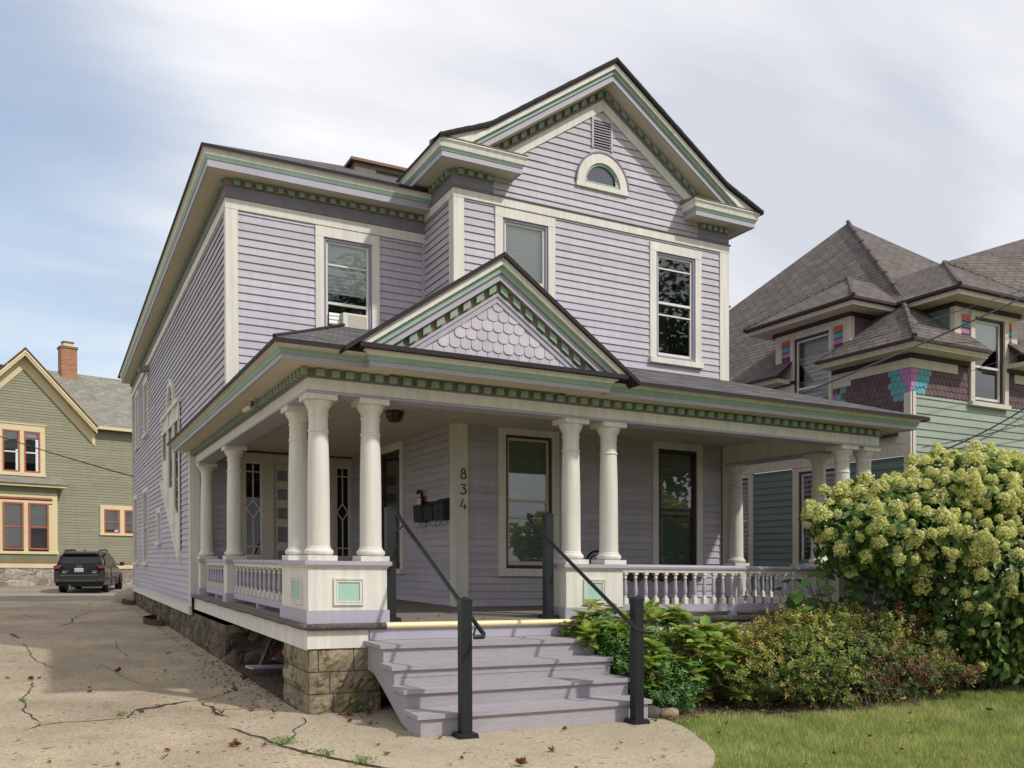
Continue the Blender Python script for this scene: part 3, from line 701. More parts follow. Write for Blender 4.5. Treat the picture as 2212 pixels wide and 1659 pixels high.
chevron('pediment_moulding', 'lav', pcx, 4.425, 4.49, psl, YW-.02, YW+.01, 3.776)
mb = MB(); mb.prism([(pcx, YW, 4.68), (pcx-1.32, YW, 3.776), (pcx+1.32, YW, 3.776)], (0, .05, 0)); mb.build('pediment_wall', M_['siding'], H)
mb = MB(); Fp = Ffront(YW)
scallops(mb, Fp, pcx-1.2, pcx+1.2, 3.76, 4.44, .128, .112, inside=lambda u, z: z < 4.42-abs(u-pcx)*psl, o=.0)
mb.build('scalloped_shingles', M_['siding'], H)
chevron('dentil_backing', 'dback', pcx, 4.526, 4.664, psl, YW-.012, YW+.0, 3.79)
mb = MB(); n = 8
for s_ in (-1, 1):
    for i in range(n):
        xx = (i+.45)*1.22/n; cx2, cz2 = pcx+s_*xx, 4.552-psl*xx
        mb.prism([(cx2-.042, YW-.06, cz2+s_*psl*.042), (cx2+.042, YW-.06, cz2-s_*psl*.042), (cx2+.042, YW-.06, cz2+.08-s_*psl*.042), (cx2-.042, YW-.06, cz2+.08+s_*psl*.042)], (0, .055, 0))
mb.build('dentil_band', M_['dentil'], H, kind='stuff')
# low skylight curb on the main roof
w = empty('skylight', parent=H); mb = MB(); mb.box(2.36, 3.9, 5.95, 7.0, 8.2, 8.50); mb.build('curb', M_['wood'], w)
mb = MB(); mb.box(2.28, 3.95, 5.88, 7.05, 8.502, 8.55); mb.build('curb_cap', mat('copper_brown', (.16, .085, .05), .5, metal=.3), w)
mb = MB(); mb.prism([(2.75, 5.92, 8.405), (3.9, 5.92, 8.405), (3.9, 5.945, 8.435), (2.75, 5.945, 8.435)], (0, .004, .002)); mb.build('flashing', mat('bright_flashing', (.75, .74, .7), .22, metal=1.0), w)

# --- windows
window(H, FU, 1.23, 2.24, 4.75, 6.655, cw=.125, ch=.15, blind='curtain', blind_to=.52, meet=.42, storm=(6.11,), sash='white', lab='upper window with an air conditioner in its lower sash')
window(H, FBAY, 3.66, 4.70, 4.95, 6.985, cw=.125, ch=.14, blind='curtain', blind_to=0, meet=.5, blind_o=-.09, lab='upper window with drawn pale blind behind the porch pediment')
window(H, FBAY, 6.50, 7.56, 4.985, 6.95, cw=.125, ch=.145, cb=.07, meet=.53, storm=(6.55, 5.78), lab='upper right window with dark glass reflecting a tree')
window(H, FBAY, 3.70, 4.76, 1.43, ZC-.002, cw=.125, ch=.10, cb=.1, outer='msash', sash='soffit', blind='gblind', blind_to=0, meet=.51, storm=(2.30,), lab='porch window beside the house number')
window(H, FBAY, 6.55, 7.58, 1.43, ZC-.002, cw=.115, ch=.12, cb=.1, outer='msash', sash='msash', blind='gblind', blind_to=0, meet=.5, storm=(2.44,), lab='right porch window behind the balustrade', blind_o=-.085)
window(H, FBS, 5.30, 6.62, 1.42, ZC-.002, cw=.15, ch=.13, cb=.07, outer='msash', sash='msash', meet=.5, lab='shaded porch window beside the mailboxes')
for i, (a, b, c, d) in enumerate(WIN):
    window(H, FSIDE, a, b, c, d, cw=.12, ch=.12, outer='siding', sash='soffit', meet=.5)
# stepped staircase window group on the driveway side
w = empty('stair_window', parent=H); F = FSIDE
mb = MB()
y0s = [9.65, 10.45, 11.55, 12.75]; P_ = lambda y: 1.60+(y-9.9)*.57
mb.prism([F(9.65, .0, 1.62), F(12.95, .0, 3.36), F(12.8, .0, 3.40), F(12.72, .0, 4.70), F(9.65, .0, 4.70)], (-.03, 0, 0))
mb.build('casing', M_['trim'], w)
mb = MB()
mb.fbox(F, 9.6, 12.8, 0, .085, 4.70, 4.79); mb.fbox(F, 9.62, 12.76, 0, .07, 4.36, 4.42)
for y in (9.65, 10.42, 10.62, 11.45, 11.65, 12.6): mb.fbox(F, y, y+.11, 0, .06, P_(y)+.3, 4.70)
mb.prism([F(9.62, 0, 1.5), F(13.02, 0, 3.33), F(13.02, 0, 3.41), F(9.62, 0, 1.66)], (-.085, 0, 0))
mb.build('mullions', M_['trim'], w)
mb = MB()
for i, (a, b, zt, zb) in enumerate([(9.78, 10.42, 4.36, 2.3), (10.74, 11.45, 4.36, 2.75), (11.78, 12.6, 4.36, 3.4)]):
    mb.poly([F(a, .034, zb), F(a, .034, zt), F(b, .034, zt), F(b, .034, zb+(b-a)*.57)])
mb.build('stair_panes', M_['lead'], w, fix=False)
mb = MB()
for i, (a, b) in enumerate([(9.78, 10.42), (10.74, 11.45), (11.78, 12.6)]):
    zb = P_(a)+.1; mb.prism([F(a, .0, zb), F(b, 0, P_(b)+.1), F(b, 0, P_(b)+.62), F(a, 0, P_(b)+.62)], (-.05, 0, 0))
mb.build('stair_panel', M_['white'], w)
cya, Ra = 11.1, .62; mb = MB()
n = 20
for i in range(n):
    a, b = pi*i/n, pi*(i+1)/n
    q = [F(cya+r*cos(t), .0, 4.80+r*.95*sin(t)) for r, t in ((Ra-.14, a), (Ra, a), (Ra, b), (Ra-.14, b))]
    mb.prism(q, (-.07, 0, 0))
mb.build('arch_casing', M_['trim'], w)
mb = MB(); mb.poly([F(cya+(Ra-.14)*cos(pi*i/16), .01, 4.8+(Ra-.14)*.95*sin(pi*i/16)) for i in range(17)]); mb.build('arch_pane', M_['lead'], w, fix=False)

# --- entry wall: casing, door, leaded sidelights
mb = MB()
mb.fbox(FE, .80, 3.0, -.02, .03, 3.46, ZC); mb.fbox(FE, .78, 3.0, 0, .05, 3.57, 3.60)
for a, b in ((.80, .90), (1.23, 1.45), (2.43, 2.66), (2.95, 3.0)): mb.fbox(FE, a, b, -.02, .03, ZF, 3.459)
for a, b in ((.90, 1.23), (2.66, 2.95)): mb.fbox(FE, a, b, -.02, .025, ZF, 1.66)
mb.build('door_surround', M_['ceil'], H)
for a, b in ((.90, 1.23), (2.66, 2.95)):
    w = empty('sidelight', parent=H); c = (a+b)/2; z0, z1 = 1.66, 3.46
    mb = MB(); mb.fbox(FE, a, b, -.05, -.045, z0, z1); mb.build('backing', M_['dark'], w)
    mb = MB(); t = .011; e = .035
    for q in ((a, a+e, z0, z1), (b-e, b, z0, z1), (a+e, b-e, z0, z0+e), (a+e, b-e, z1-e, z1)): mb.fbox(FE, q[0], q[1], -.03, .012, q[2], q[3])
    for q in ((a+e, b-e, 3.26, 3.28), (a+e, b-e, 1.84, 1.86), (c-t, c+t, 2.73, z1-e), (c-t, c+t, z0+e, 2.40)): mb.fbox(FE, q[0], q[1], -.02, .002, q[2], q[3])
    A, B_, Cc, D = (c, 2.73), (b-e, 2.565), (c, 2.40), (a+e, 2.565)
    for p, q in ((A, B_), (B_, Cc), (Cc, D), (D, A)): mb.tube([FE(p[0], -.008, p[1]), FE(q[0], -.008, q[1])], .013, 6)
    mb.build('muntins', M_['trim'], w)
    pane('leaded_pane', FE, a+e, b-e, z0+e, z1-e, -.012, M_['lead'], w)
w = empty('front_door', parent=H)
mb = MB(); mb.fbox(FE, 1.45, 2.43, -.06, -.01, ZF+.02, 3.46); mb.build('door_leaf', M_['ceil'], w)
for a, b in ((1.53, 1.71), (2.15, 2.33)):
    for z0, z1 in ((3.12, 3.32), (2.76, 2.96), (2.39, 2.60), (1.94, 2.24), (1.42, 1.78)):
        mb = MB(); mb.fbox(FE, a, b, -.012, -.006, z0, z1); mb.build('door_panel', M_['purp'], w)
mb = MB(); mb.fbox(FE, 2.38, 2.42, -.01, .0, 1.95, 2.12); mb.tube([FE(2.4, 0, 2.05), FE(2.4, .06, 2.05)], .02, 8); mb.build('door_knob', M_['brass'], w)
mb = MB(); mb.fbox(FE, 2.585, 2.625, .03, .042, 1.98, 2.22); mb.build('apartment_number_plate', M_['ceil'], H)

# --- porch floor, ceiling, beams, apron
mb = MB(); mb.box(-.01, PW+.01, -.01, YB-.001, ZF-.06, ZF); mb.box(-.01, XB, YB, YE, ZF-.06, ZF-.0); mb.build('porch_floor', M_['carpet'], H)
mb = MB()
mb.box(0, .66, 0, .03, .685, .884); mb.box(3.27, PW, 0, .03, .685, .884); mb.box(0, .03, .031, YE+.13, .67, .884); mb.box(PW-.03, PW, .031, YB, .685, .884)
mb.build('apron_board', M_['trim'], H)
mb = MB(); R = .033; r = random.Random(5)
def rollpath(a, b, n): return [Vector(a).lerp(Vector(b), i/n)+Vector((0, 0, r.uniform(-.006, .006))) for i in range(n+1)]
mb.tube(rollpath((-.03, 8.42, .912), (-.03, -.03, .912), 30)+rollpath((-.03, -.03, .912), (.84, -.03, .912), 6)[1:], R, 8)
mb.tube(rollpath((3.13, -.03, .912), (PW+.02, -.03, .912), 20), R, 8)
# ridges of the rolled carpet edge
k = 0
while k < .84: mb.tube([(k, -.03+.036*cos(a), .912+.036*sin(a)) for a in [pi*.6+i*pi*.25 for i in range(5)]], .006, 4); k += .022
mb.build('carpet_edge', M_['roll'], H, smooth=60)
mb = MB()
for i in range(52):
    x0 = .27+i*.152
    if x0 > PW-.3: break
    ye = YB if x0 > XB-.14 else YE
    mb.box(x0, min(x0+.138, PW-.26), .27, ye-.002, ZC, ZC+.02)
    mb.box(x0+.138, x0+.152, .27, ye-.002, ZC+.014, ZC+.02)
mb.build('porch_ceiling', M_['ceil'], H)
mb = MB(); mb.sweep([(.02, YE+.02), (.02, .02), (PW-.02, .02), (PW-.02, YB)], [(-.25, ZBB+.03), (0, ZBB+.03), (0, ZBT), (-.012, ZBT+.001), (-.012, ZC+.03), (-.25, ZC+.03)]); mb.build('porch_beam', M_['trim'], H)
mb = MB(); mb.sweep([(.02, YE+.02), (.02, .02), (PW-.02, .02), (PW-.02, YB)], [(-.265, ZBB), (.012, ZBB), (.012, ZBB+.018), (.004, ZBB+.029), (-.265, ZBB+.029)]); mb.build('beam_soffit', M_['lav'], H)
mb = MB(); mb.sweep([(.02, YE), (.02, .02), (PW-.02, .02), (PW-.02, YB)], [(-.005, ZBT-.006), (.025, ZBT-.003), (.025, ZBT+.008), (-.005, ZBT+.008)]); mb.build('beam_moulding', M_['purp'], H)
mb = MB(); mb.box(.05, 8.1, YB-.025, YB-.001, ZC-.05, ZC-.002) if 0 else mb.box(.27, 2.99, YE-.03, YE-.001, ZC-.03, ZC-.001); mb.build('ceiling_moulding', M_['lav'], H)

# --- columns
def column(x, y, z0=1.6, z1=ZBB):
    mb = MB(); h = z1-z0; q = h-1.735
    prof = [(.13, .055), (.15, .07), (.156, .09), (.15, .11), (.135, .122), (.128, .128), (.128, .138), (.119, .15), (.1165, .3), (.116, .65), (.112, 1.0+q*.5), (.104, 1.30+q), (.1015, 1.345+q), (.109, 1.352+q), (.112, 1.362+q), (.109, 1.372+q), (.1005, 1.38+q), (.100, 1.515+q), (.107, 1.525+q), (.110, 1.535+q), (.107, 1.545+q), (.102, 1.55+q), (.103, 1.575+q), (.112, 1.592+q), (.130, 1.622+q), (.143, 1.652+q), (.147, 1.672+q), (.147, 1.678+q)]
    mb.lathe((x, y, z0), prof, 28); c = mb.build('column', M_['trim'], H, smooth=35)
    mb = MB(); mb.box(x-.157, x+.157, y-.157, y+.157, z0, z0+.055); mb.build('plinth', M_['trim'], c)
    mb = MB(); mb.box(x-.163, x+.163, y-.163, y+.163, z1-.058, z1-.001); mb.build('abacus', M_['trim'], c)
for x, y in ((.175, .185), (.745, .185), (.175, 1.05), (.18, 5.17), (.18, 7.98), (3.26, .185), (3.80, .185), (7.77, .185), (8.20, .185), (8.20, 1.05), (8.20, YB-.17)): column(x, y)

# --- pedestals
def pedestal(x0, x1, y0, y1, panels):
    p = empty('pedestal', parent=H)
    mb = MB(); mb.box(x0, x1, y0, y1, 1.081, 1.525); mb.build('body', M_['trim'], p)
    mb = MB(); mb.box(x0-.022, x1+.022, y0-.022, y1+.022, ZF+.001, 1.08); mb.build('base', M_['lav'], p)
    mb = MB(); mb.box(x0-.012, x1+.012, y0-.012, y1+.012, 1.526, 1.54); mb.box(x0-.03, x1+.03, y0-.03, y1+.03, 1.541, 1.556); mb.build('moulding', M_['trim'], p)
    mb = MB(); mb.box(x0-.045, x1+.045, y0-.045, y1+.045, 1.557, 1.599); mb.build('cap', M_['lav'], p)
    for (F, a, b) in panels:
        mb = MB()
        for (t, o0, o1, w_) in ((0, -.002, .022, .016), (.017, -.002, .012, .012), (.030, -.002, .017, .014)):
            A, B_, C_, D = a+t, b-t, 1.136+t, 1.42-t
            for q in ((A, A+w_, C_, D), (B_-w_, B_, C_, D), (A+w_, B_-w_, C_, C_+w_), (A+w_, B_-w_, D-w_, D)): mb.fbox(F, q[0], q[1], o0, o1, q[2], q[3])
        mb.build('panel_moulding', M_['trim'], p)
        mb = MB(); mb.fbox(F, a+.045, b-.045, .001, .006, 1.181, 1.375); mb.build('mint_panel', M_['mint'], p)
pedestal(.02, .87, .02, 1.22, [(Ffront(.02), .285, .61), (Fleft(.02), .26, .71)])
pedestal(3.095, 3.90, .02, .36, [(Ffront(.02), 3.335, 3.64)])
pedestal(7.53, 8.33, .02, 1.22, [(Ffront(.02), 7.77, 8.09)])
def post(x0, x1, y0, y1):
    p = empty('rail_post', parent=H)
    mb = MB(); mb.box(x0, x1, y0, y1, 1.081, 1.54); mb.build('body', M_['trim'], p)
    mb = MB(); mb.box(x0-.02, x1+.02, y0-.02, y1+.02, ZF+.001, 1.08); mb.build('base', M_['lav'], p)
    mb = MB(); mb.box(x0-.025, x1+.025, y0-.025, y1+.025, 1.541, 1.599); mb.build('cap', M_['lav'], p)
post(.04, .32, 5.03, 5.31); post(.04, .32, 7.84, 8.12); post(8.06, 8.34, YB-.32, YB-.037)

# --- balustrades
bal = None
def baluster(x, y, parent):
    global bal
    if bal is None:
        mb = MB(); prof = [(.012, .085), (.020, .09), (.024, .10), (.018, .112), (.021, .12), (.0275, .16), (.028, .19), (.024, .24), (.0185, .30), (.0175, .325), (.024, .332), (.024, .342), (.018, .35), (.018, .365), (.026, .375)]
        ms = [1 if 3 <= i < 9 else 0 for i in range(len(prof)-1)]
        mb.lathe((0, 0, 0), prof, 12, ms=ms, cap=False)
        mb.box(-.03, .03, -.03, .03, 0, .075); mb.prism([(-.03, -.03, .075), (.03, -.03, .075), (.03, .03, .075), (-.03, .03, .075)], (0, 0, .001))
        for sx, sy in ((-1, -1),):
            i = len(mb.v); mb.v += [(-.03, -.03, .075), (.03, -.03, .075), (.03, .03, .075), (-.03, .03, .075), (0, 0, .10)]
            for a in range(4): mb.f.append((i+a, i+(a+1) % 4, i+4)); mb.m.append(0); mb.t.append(.5); mb.uv.append(None)
        mb.box(-.027, .027, -.027, .027, .375, .402)
        o = mb.build('baluster', [M_['trim'], M_['lav']], None, smooth=40, local=True); bal = o
    else:
        o = bal.copy(); COL.objects.link(o)
    o.parent = parent; b = parent['_b']; o.location = (x-b[0], y-b[1], 1.10+gx(x)-b[2])
def rail(p, q, n, shadow_blocks=()):
    """balustrade from p to q in plan"""
    a, b = Vector(p), Vector(q); d = (b-a).normalized(); R = empty('railing', parent=H)
    def sw(nm, m, prof): mb = MB(); mb.sweep([tuple(a), tuple(b)], prof); mb.build(nm, M_[m], R, smooth=35)
    sw('handrail', 'lav', [(-.045, 1.545), (.045, 1.545), (.052, 1.56), (.052, 1.578), (.035, 1.597), (0, 1.604), (-.035, 1.597), (-.052, 1.578), (-.052, 1.56)])
    sw('upper_rail', 'trim', [(-.028, 1.502), (.028, 1.502), (.034, 1.544), (-.034, 1.544)])
    sw('bottom_rail', 'lav', [(-.035, 1.01), (.035, 1.01), (.035, 1.092), (0, 1.101), (-.035, 1.092)])
    m_ = (a+b)/2; mb = MB(); mb.box(m_.x-.05, m_.x+.05, m_.y-.04, m_.y+.04, ZF, 1.0095); mb.build('support_block', M_['lav'], R)
    for i in range(n):
        c = a+(b-a)*((i+.5)/n); baluster(c.x, c.y, R)
rail((3.95, .16), (7.5, .16), 23); rail((.16, 4.99), (.16, 1.27), 13); rail((.16, 7.8), (.16, 5.35), 9); rail((8.20, 1.27), (8.20, YB-.36), 8)

# --- front steps
ST = empty('front_steps', parent=H)
TY = [-1.594, -1.231, -.887, -.558]; TZ = [.212, .393, .578, .761]
for i, (y, z) in enumerate(zip(TY, TZ)):
    yb = (TY[i+1] if i < 3 else -.02)+.035
    mid = y+(yb-y)*.45
    mb = MB()
    for k, (a, b) in enumerate(((y, mid-.004), (mid+.004, yb))):
        x0, x1 = .603+random.uniform(-.006, .006), 3.166+random.uniform(-.01, .01)
        mb.box(x0, x1, a, b, z-.042, z-random.uniform(0, .003), t=random.random())
    mb.build('tread', M_['step'], ST)
    mb = MB(); zb = TZ[i-1] if i else 0.0
    if i == 2:
        mb.box(.66, 3.12, y+.03, y+.05, zb+.07, z-.043, t=.6); mb.box(.66, 3.12, y+.033, y+.05, zb-.04, zb+.066, t=.2)
    else: mb.box(.66, 3.12, y+.03, y+.05, zb-.0401 if i else .0, z-.043, t=random.random())
    mb.build('riser', M_['step'], ST)
mb = MB(); mb.box(.665, 3.265, -.02, -.001, .7615, .883); mb.build('riser', M_['lav'], ST)
for x in (.64, 3.105):
    mb = MB(); o = [(-.02, .72), (-.02, .45), (-.21, .44), (-.49, .32), (-1.04, .06), (-1.25, .005), (-1.565, .0), (-1.565, .165), (-1.20, .168), (-1.20, .348), (-.855, .35), (-.855, .533), (-.53, .535), (-.53, .716)]
    mb.prism([(x, a, b) for a, b in o], (.035, 0, 0)); mb.build('stringer', M_['step'], ST)
mb = MB(); mb.sweep([(.84, -.03), (3.13, -.03)], [(-.02, .885), (.015, .885), (.032, .90), (.036, .918), (.028, .938), (.01, .948), (-.02, .948)]); mb.build('nosing', M_['yellow'], ST, smooth=40)

# --- foundation: corner pier, rubble walls
mb = MB(); r = random.Random(11)
def stoneblock(mb, F, u0, u1, z0, z1, o, n=5):
    g = .006
    u0 += g; u1 -= g; z0 += g; z1 -= g
    NU = max(3, int((u1-u0)/.035)); NZ = max(3, int((z1-z0)/.035)); grid = []
    for j in range(NZ+1):
        row = []
        for i in range(NU+1):
            e = min(i, NU-i, j, NZ-j); d = r.uniform(0, .006) if e == 0 else (.014+r.uniform(-.006, .006) if e == 1 else .028+r.uniform(-.016, .018))
            row.append(F(u0+(u1-u0)*i/NU, o+d, z0+(z1-z0)*j/NZ))
        grid.append(row)
    t = r.random()
    for j in range(NZ):
        for i in range(NU): mb.poly([grid[j][i], grid[j][i+1], grid[j+1][i+1], grid[j+1][i]], t=t)
zc = [(-.05, .21), (.21, .44), (.44, .684)]
for row, (a, b) in enumerate(zc):
    for F, L in ((Ffront(.02), [0, .28, .80] if row == 0 else ([0, .24, .78] if row == 1 else [0, .12, .50, .78])), (Fleft(.02), [0, .38, 1.15] if row % 2 else [0, .6, 1.15])):
        for u0, u1 in zip(L, L[1:]): stoneblock(mb, F, u0+(.02 if u0 == 0 else 0), u1, a, b, -.005)
mb.box(.03, .79, .03, 1.14, -.05, .683, 1)
mb.build('corner_pier', [M_['block'], M_['mortar']], H, fix=False)
mb = MB(); r = random.Random(4)
def rubble(mb, path, z0, z1, amp=.035, step=.12):
    pts = []
    for (a, b) in zip(path, path[1:]):
        A, B_ = Vector(a), Vector(b); n = max(1, int((B_-A).length/step)); nn = Vector(((B_-A).y, -(B_-A).x)).normalized()
        for i in range(n): pts.append((A.lerp(B_, i/n), nn))
    pts.append((Vector(path[-1]), nn)); NZ = 6; g = []
    for p, nn in pts: g.append([(p.x+nn.x*q, p.y+nn.y*q, z0+(z1-z0)*j/NZ) for j in range(NZ+1) for q in [r.uniform(-amp, amp) if j < NZ else 0]])
    for i in range(len(g)-1):
        for j in range(NZ): mb.poly([g[i][j], g[i+1][j], g[i+1][j+1], g[i][j+1]])
rubble(mb, [(XW+.05, YK), (XW+.045, 4.95), (.55, 4.9), (1.9, 4.9)], -.1, .60)
rubble(mb, [(1.9, 4.9), (1.9, .2)], -.1, .85)
mb.build('rubble_foundation', M_['found'], H, fix=False)
mb = MB(); mb.box(XW, PW-.2, YE, YK, .0, .56) if 0 else mb.poly([(3.2, .1, -.15), (PW-.03, .1, -.15), (PW-.03, .1, .69), (3.2, .1, .69)]); mb.poly([(PW-.03, .1, -.15), (PW-.03, YB, -.15), (PW-.03, YB, .69), (PW-.03, .1, .69)])
mb.poly([(XR, YB, -.3), (XR, YK, -.3), (XR, YK, .72), (XR, YB, .72)]); mb.poly([(XW, YK, -.1), (XR, YK, -.1), (XR, YK, .72), (XW, YK, .72)])
mb.build('front_foundation', M_['found'], H, fix=False)

# --- house number, mailboxes, lamp, camera, air conditioner
def strokes(name, lines, ox, oz, w, h, F, parent, m, rad=.011):
    mb = MB()
    for l in lines: mb.tube([F(ox+a*w, .042, oz+b*h) for a, b in l], rad, 6)
    return mb.build(name, m, parent, smooth=50)
NB = empty('house_number', parent=H)
ring = lambda cx, cz, rx, rz, a0=0, a1=2*pi, n=18: [(cx+rx*cos(a0+(a1-a0)*i/n), cz+rz*sin(a0+(a1-a0)*i/n)) for i in range(n+1)]
FN = Ffront(YB)
strokes('digit_eight', [ring(.5, .76, .34, .22), ring(.5, .28, .46, .27)], 3.07, 2.84, .09, .15, FN, NB, M_['brass'])
strokes('digit_three', [[(.05, .97), (.95, .97), (.45, .62)]+ring(.45, .33, .48, .30, pi*.5, -pi*.85, 12)], 3.07, 2.61, .09, .15, FN, NB, M_['brass'])
strokes('digit_four', [[(.78, 0), (.78, .55)], [(1.0, .28), (.0, .28), (.5, 1.0)]], 3.065, 2.385, .09, .155, FN, NB, M_['brass'])
PB = lambda u, o: (XB-o, u, 0)
for i, (a, b, hh, lab, oz) in enumerate(((4.14, 4.52, .30, 'black wall mailbox farthest from the corner board, with a white paper sticking out', 2.235), (3.72, 4.10, .27, 'middle black wall mailbox of the row of three under the porch', 2.25), (3.29, 3.68, .30, 'black wall mailbox nearest the corner board with a brass emblem on its front', 2.24))):
    B = empty('mailbox', (XB-.02, (a+b)/2, oz), label=lab, cat='mailbox', group='wall mailboxes on the porch')
    mb = MB(); o = [(0, oz), (.10, oz), (.115, oz+hh*.78), (0, oz+hh)]
    mb.prism([(XB-.022-q, a, z) for q, z in o], (0, b-a, 0)); mb.build('box_body', M_['black'], B)
    mb = MB(); mb.prism([(XB-.022-q, a-.008, z) for q, z in [(0, oz+hh+.004), (.125, oz+hh*.80), (.125, oz+hh*.83), (0, oz+hh+.03)]], (0, b-a+.016, 0)); mb.build('lid', M_['black'], B)
    mb = MB()
    for y in (a+.06, b-.06):
        mb.tube([(XB-.03, y, oz), (XB-.05, y-.01, oz-.07), (XB-.09, y+.01, oz-.10), (XB-.11, y+.03, oz-.07)], .005, 5)
    mb.build('paper_hook', M_['black'], B)
    if i == 2:
        mb = MB(); mb.tube([(XB-.135, (a+b)/2+.03*cos(t), oz+.13+.03*sin(t)) for t in [k*pi/4 for k in range(9)]], .007, 5); mb.tube([(XB-.135, (a+b)/2, oz+.10), (XB-.135, (a+b)/2, oz+.04)], .007, 5); mb.build('emblem', M_['brass'], B)
pp = MB(); pp.box(XB-.10, XB-.05, 4.30, 4.44, 2.50, 2.65); tag_ = pp.build('paper', M_['white'], None, base=(XB-.07, 4.37, 2.5), label='white rolled paper with an orange band sticking up out of a mailbox', cat='paper')
pp = MB(); pp.box(XB-.103, XB-.047, 4.295, 4.445, 2.615, 2.64); pp.build('orange_band', mat('orange_band', (.55, .12, .03)), tag_)
mb = MB(); mb.tube([(XB-.06, 4.30, 2.48), (XB-.07, 4.27, 2.62), (XB-.08, 4.30, 2.72), (XB-.09, 4.38, 2.74), (XB-.09, 4.44, 2.70)], .022, 8); mb.build('black_sleeve', mat('black_cloth', (.01, .01, .012), .9), tag_, smooth=50)
# ceiling lamp
Lp = empty('porch_lamp', (1.86, 2.55, 3.5), label='dark caged flush lamp on the porch ceiling, unlit', cat='lamp')
mb = MB(); mb.lathe((1.86, 2.55, 3.5), [(.02, .02), (.07, .03), (.105, .08), (.115, .13), (.125, .14), (.125, .16)], 18); mb.build('lamp_bowl', mat('smoky_glass', (.03, .025, .02), .2), Lp, smooth=40)
mb = MB()
for k in range(6):
    a = k*pi/3; mb.tube([(1.86+q*cos(a), 2.55+q*sin(a), 3.5+z) for q, z in ((.02, .01), (.08, .02), (.12, .08), (.13, .15))], .006, 5)
for q, z in ((.13, .14), (.115, .07)): mb.tube([(1.86+q*cos(t), 2.55+q*sin(t), 3.5+z) for t in [k*pi/10 for k in range(21)]], .006, 5)
mb.build('lamp_cage', M_['iron'], Lp)
Cm = empty('security_camera', (-.12, 2.25, 3.59), label='small white security camera with a dark lens under the driveway-side porch eave', cat='security camera')
mb = MB(); mb.lathe((-.12, 2.15, 3.56), [(.04, -.0), (.045, .005), (.045, .04)], 14); mb.build('mount', M_['soffit'], Cm, smooth=40)
mb = MB(); mb.tube([(-.12, 2.15, 3.56), (-.12, 2.2, 3.51), (-.14, 2.3, 3.49)], .014, 8); mb.build('arm', mat('dark_plastic', (.03, .03, .03)), Cm)
mb = MB(); mb.tube([(-.12, 2.22, 3.50), (-.17, 2.42, 3.47)], .032, 10); mb.build('camera_body', M_['soffit'], Cm, smooth=40)
AC = empty('air_conditioner', (1.7, YU, 5.2), label='white window air conditioner in the upper left window', cat='air conditioner')
mb = MB(); mb.box(1.63, 2.02, YU-.12, YU+.3, 5.15, 5.375); mb.build('ac_body', M_['white'], AC)
mb = MB()
for k in range(7): mb.box(1.70, 2.0, YU-.126, YU-.121, 5.18+k*.026, 5.193+k*.026)
mb.build('ac_grille', M_['soffit'], AC)
mb = MB(); mb.box(1.44, 1.60, YU-.02, YU-.0, 5.2, 5.375)
for k in range(6): mb.prism([(1.60, YU-.02, 5.21+k*.028), (1.63, YU-.1, 5.21+k*.028), (1.63, YU-.1, 5.225+k*.028), (1.60, YU-.02, 5.225+k*.028)], (0, 0, .002))
mb.build('side_curtain', M_['curtain'], AC)

# ================================================================ GROUND
M_.update(
 conc=concretemat('worn_concrete', (.45, .365, .255), (.25, .205, .15), .85, .85, .65),
 walk=concretemat('walk_concrete', (.445, .375, .27), (.31, .26, .19), .65, .65, .5),
 gravel=concretemat('gravel', (.30, .26, .21), (.17, .15, .125), .9, .7, .6),
 soil=mat('soil', (.075, .055, .035), .95, .4, 6, bump=.7, bscale=40),
 turf=mat('turf_base', (.18, .20, .07), .95, .4, 3, bump=.6, bscale=50, wear=(.14, .11, .06), wamt=.58, wscale=4),
 crack=mat('crack_dirt', (.045, .035, .022), .95, .4, 20, bump=.5),
)
def sheet(name, x0, x1, y0, y1, dx, dy, dz, mt, inside=None, rough=0.0, **k):
    nx = max(1, int((x1-x0)/dx)); ny = max(1, int((y1-y0)/dy)); xs = np.linspace(x0, x1, nx+1); ys = np.linspace(y0, y1, ny+1)
    X, Y = np.meshgrid(xs, ys); Z = np.vectorize(gy)(Y)+dz
    if rough: Z = Z+rough*(np.sin(X*1.7+Y*.9)+np.sin(X*.8-Y*1.3+2))*.5
    V = np.stack([X.ravel(), Y.ravel(), Z.ravel()], 1); F = []
    for j in range(ny):
        for i in range(nx):
            a = j*(nx+1)+i
            if inside is None or inside((xs[i]+xs[i+1])/2, (ys[j]+ys[j+1])/2): F.append((a, a+1, a+nx+2, a+nx+1))
    return np_mesh(name, V, np.array(F), np.full(len(F), .5), mt, **k)
sheet('ground', -150, 160, -90, 320, 10, 5, -.03, M_['turf'], kind='structure')
sheet('planting_bed', 3.0, 14, -2.4, 3.2, .1, .1, -.012, M_['soil'], inside=lambda x, y: y > -1.45-.55*math.exp(-((x-5.6)/1.5)**2)+.06*sin(x*5), kind='structure')
sheet('soil_strip', -.5, 3.6, -.6, 8.6, .4, .4, -.018, M_['soil'], kind='structure')
drv = sheet('driveway', -7.5, -.02, -12, 24.2, .5, .5, 0, M_['conc'], kind='structure')
sheet('gravel_yard', -14, 9, 24.2, 60, 1, 1, -.004, M_['gravel'], kind='structure')
def flat(name, pts, dz, mt, parent=None, thick=0, **k):
    mb = MB(); p = [(x, y, gy(y)+dz) for x, y in pts]; mb.poly(p)
    if thick:
        for a, b in zip(p, p[1:]+p[:1]): mb.poly([a, b, (b[0], b[1], b[2]-thick), (a[0], a[1], a[2]-thick)])
    return mb.build(name, mt, parent, base=(0, 0, 0), fix=False, **k)
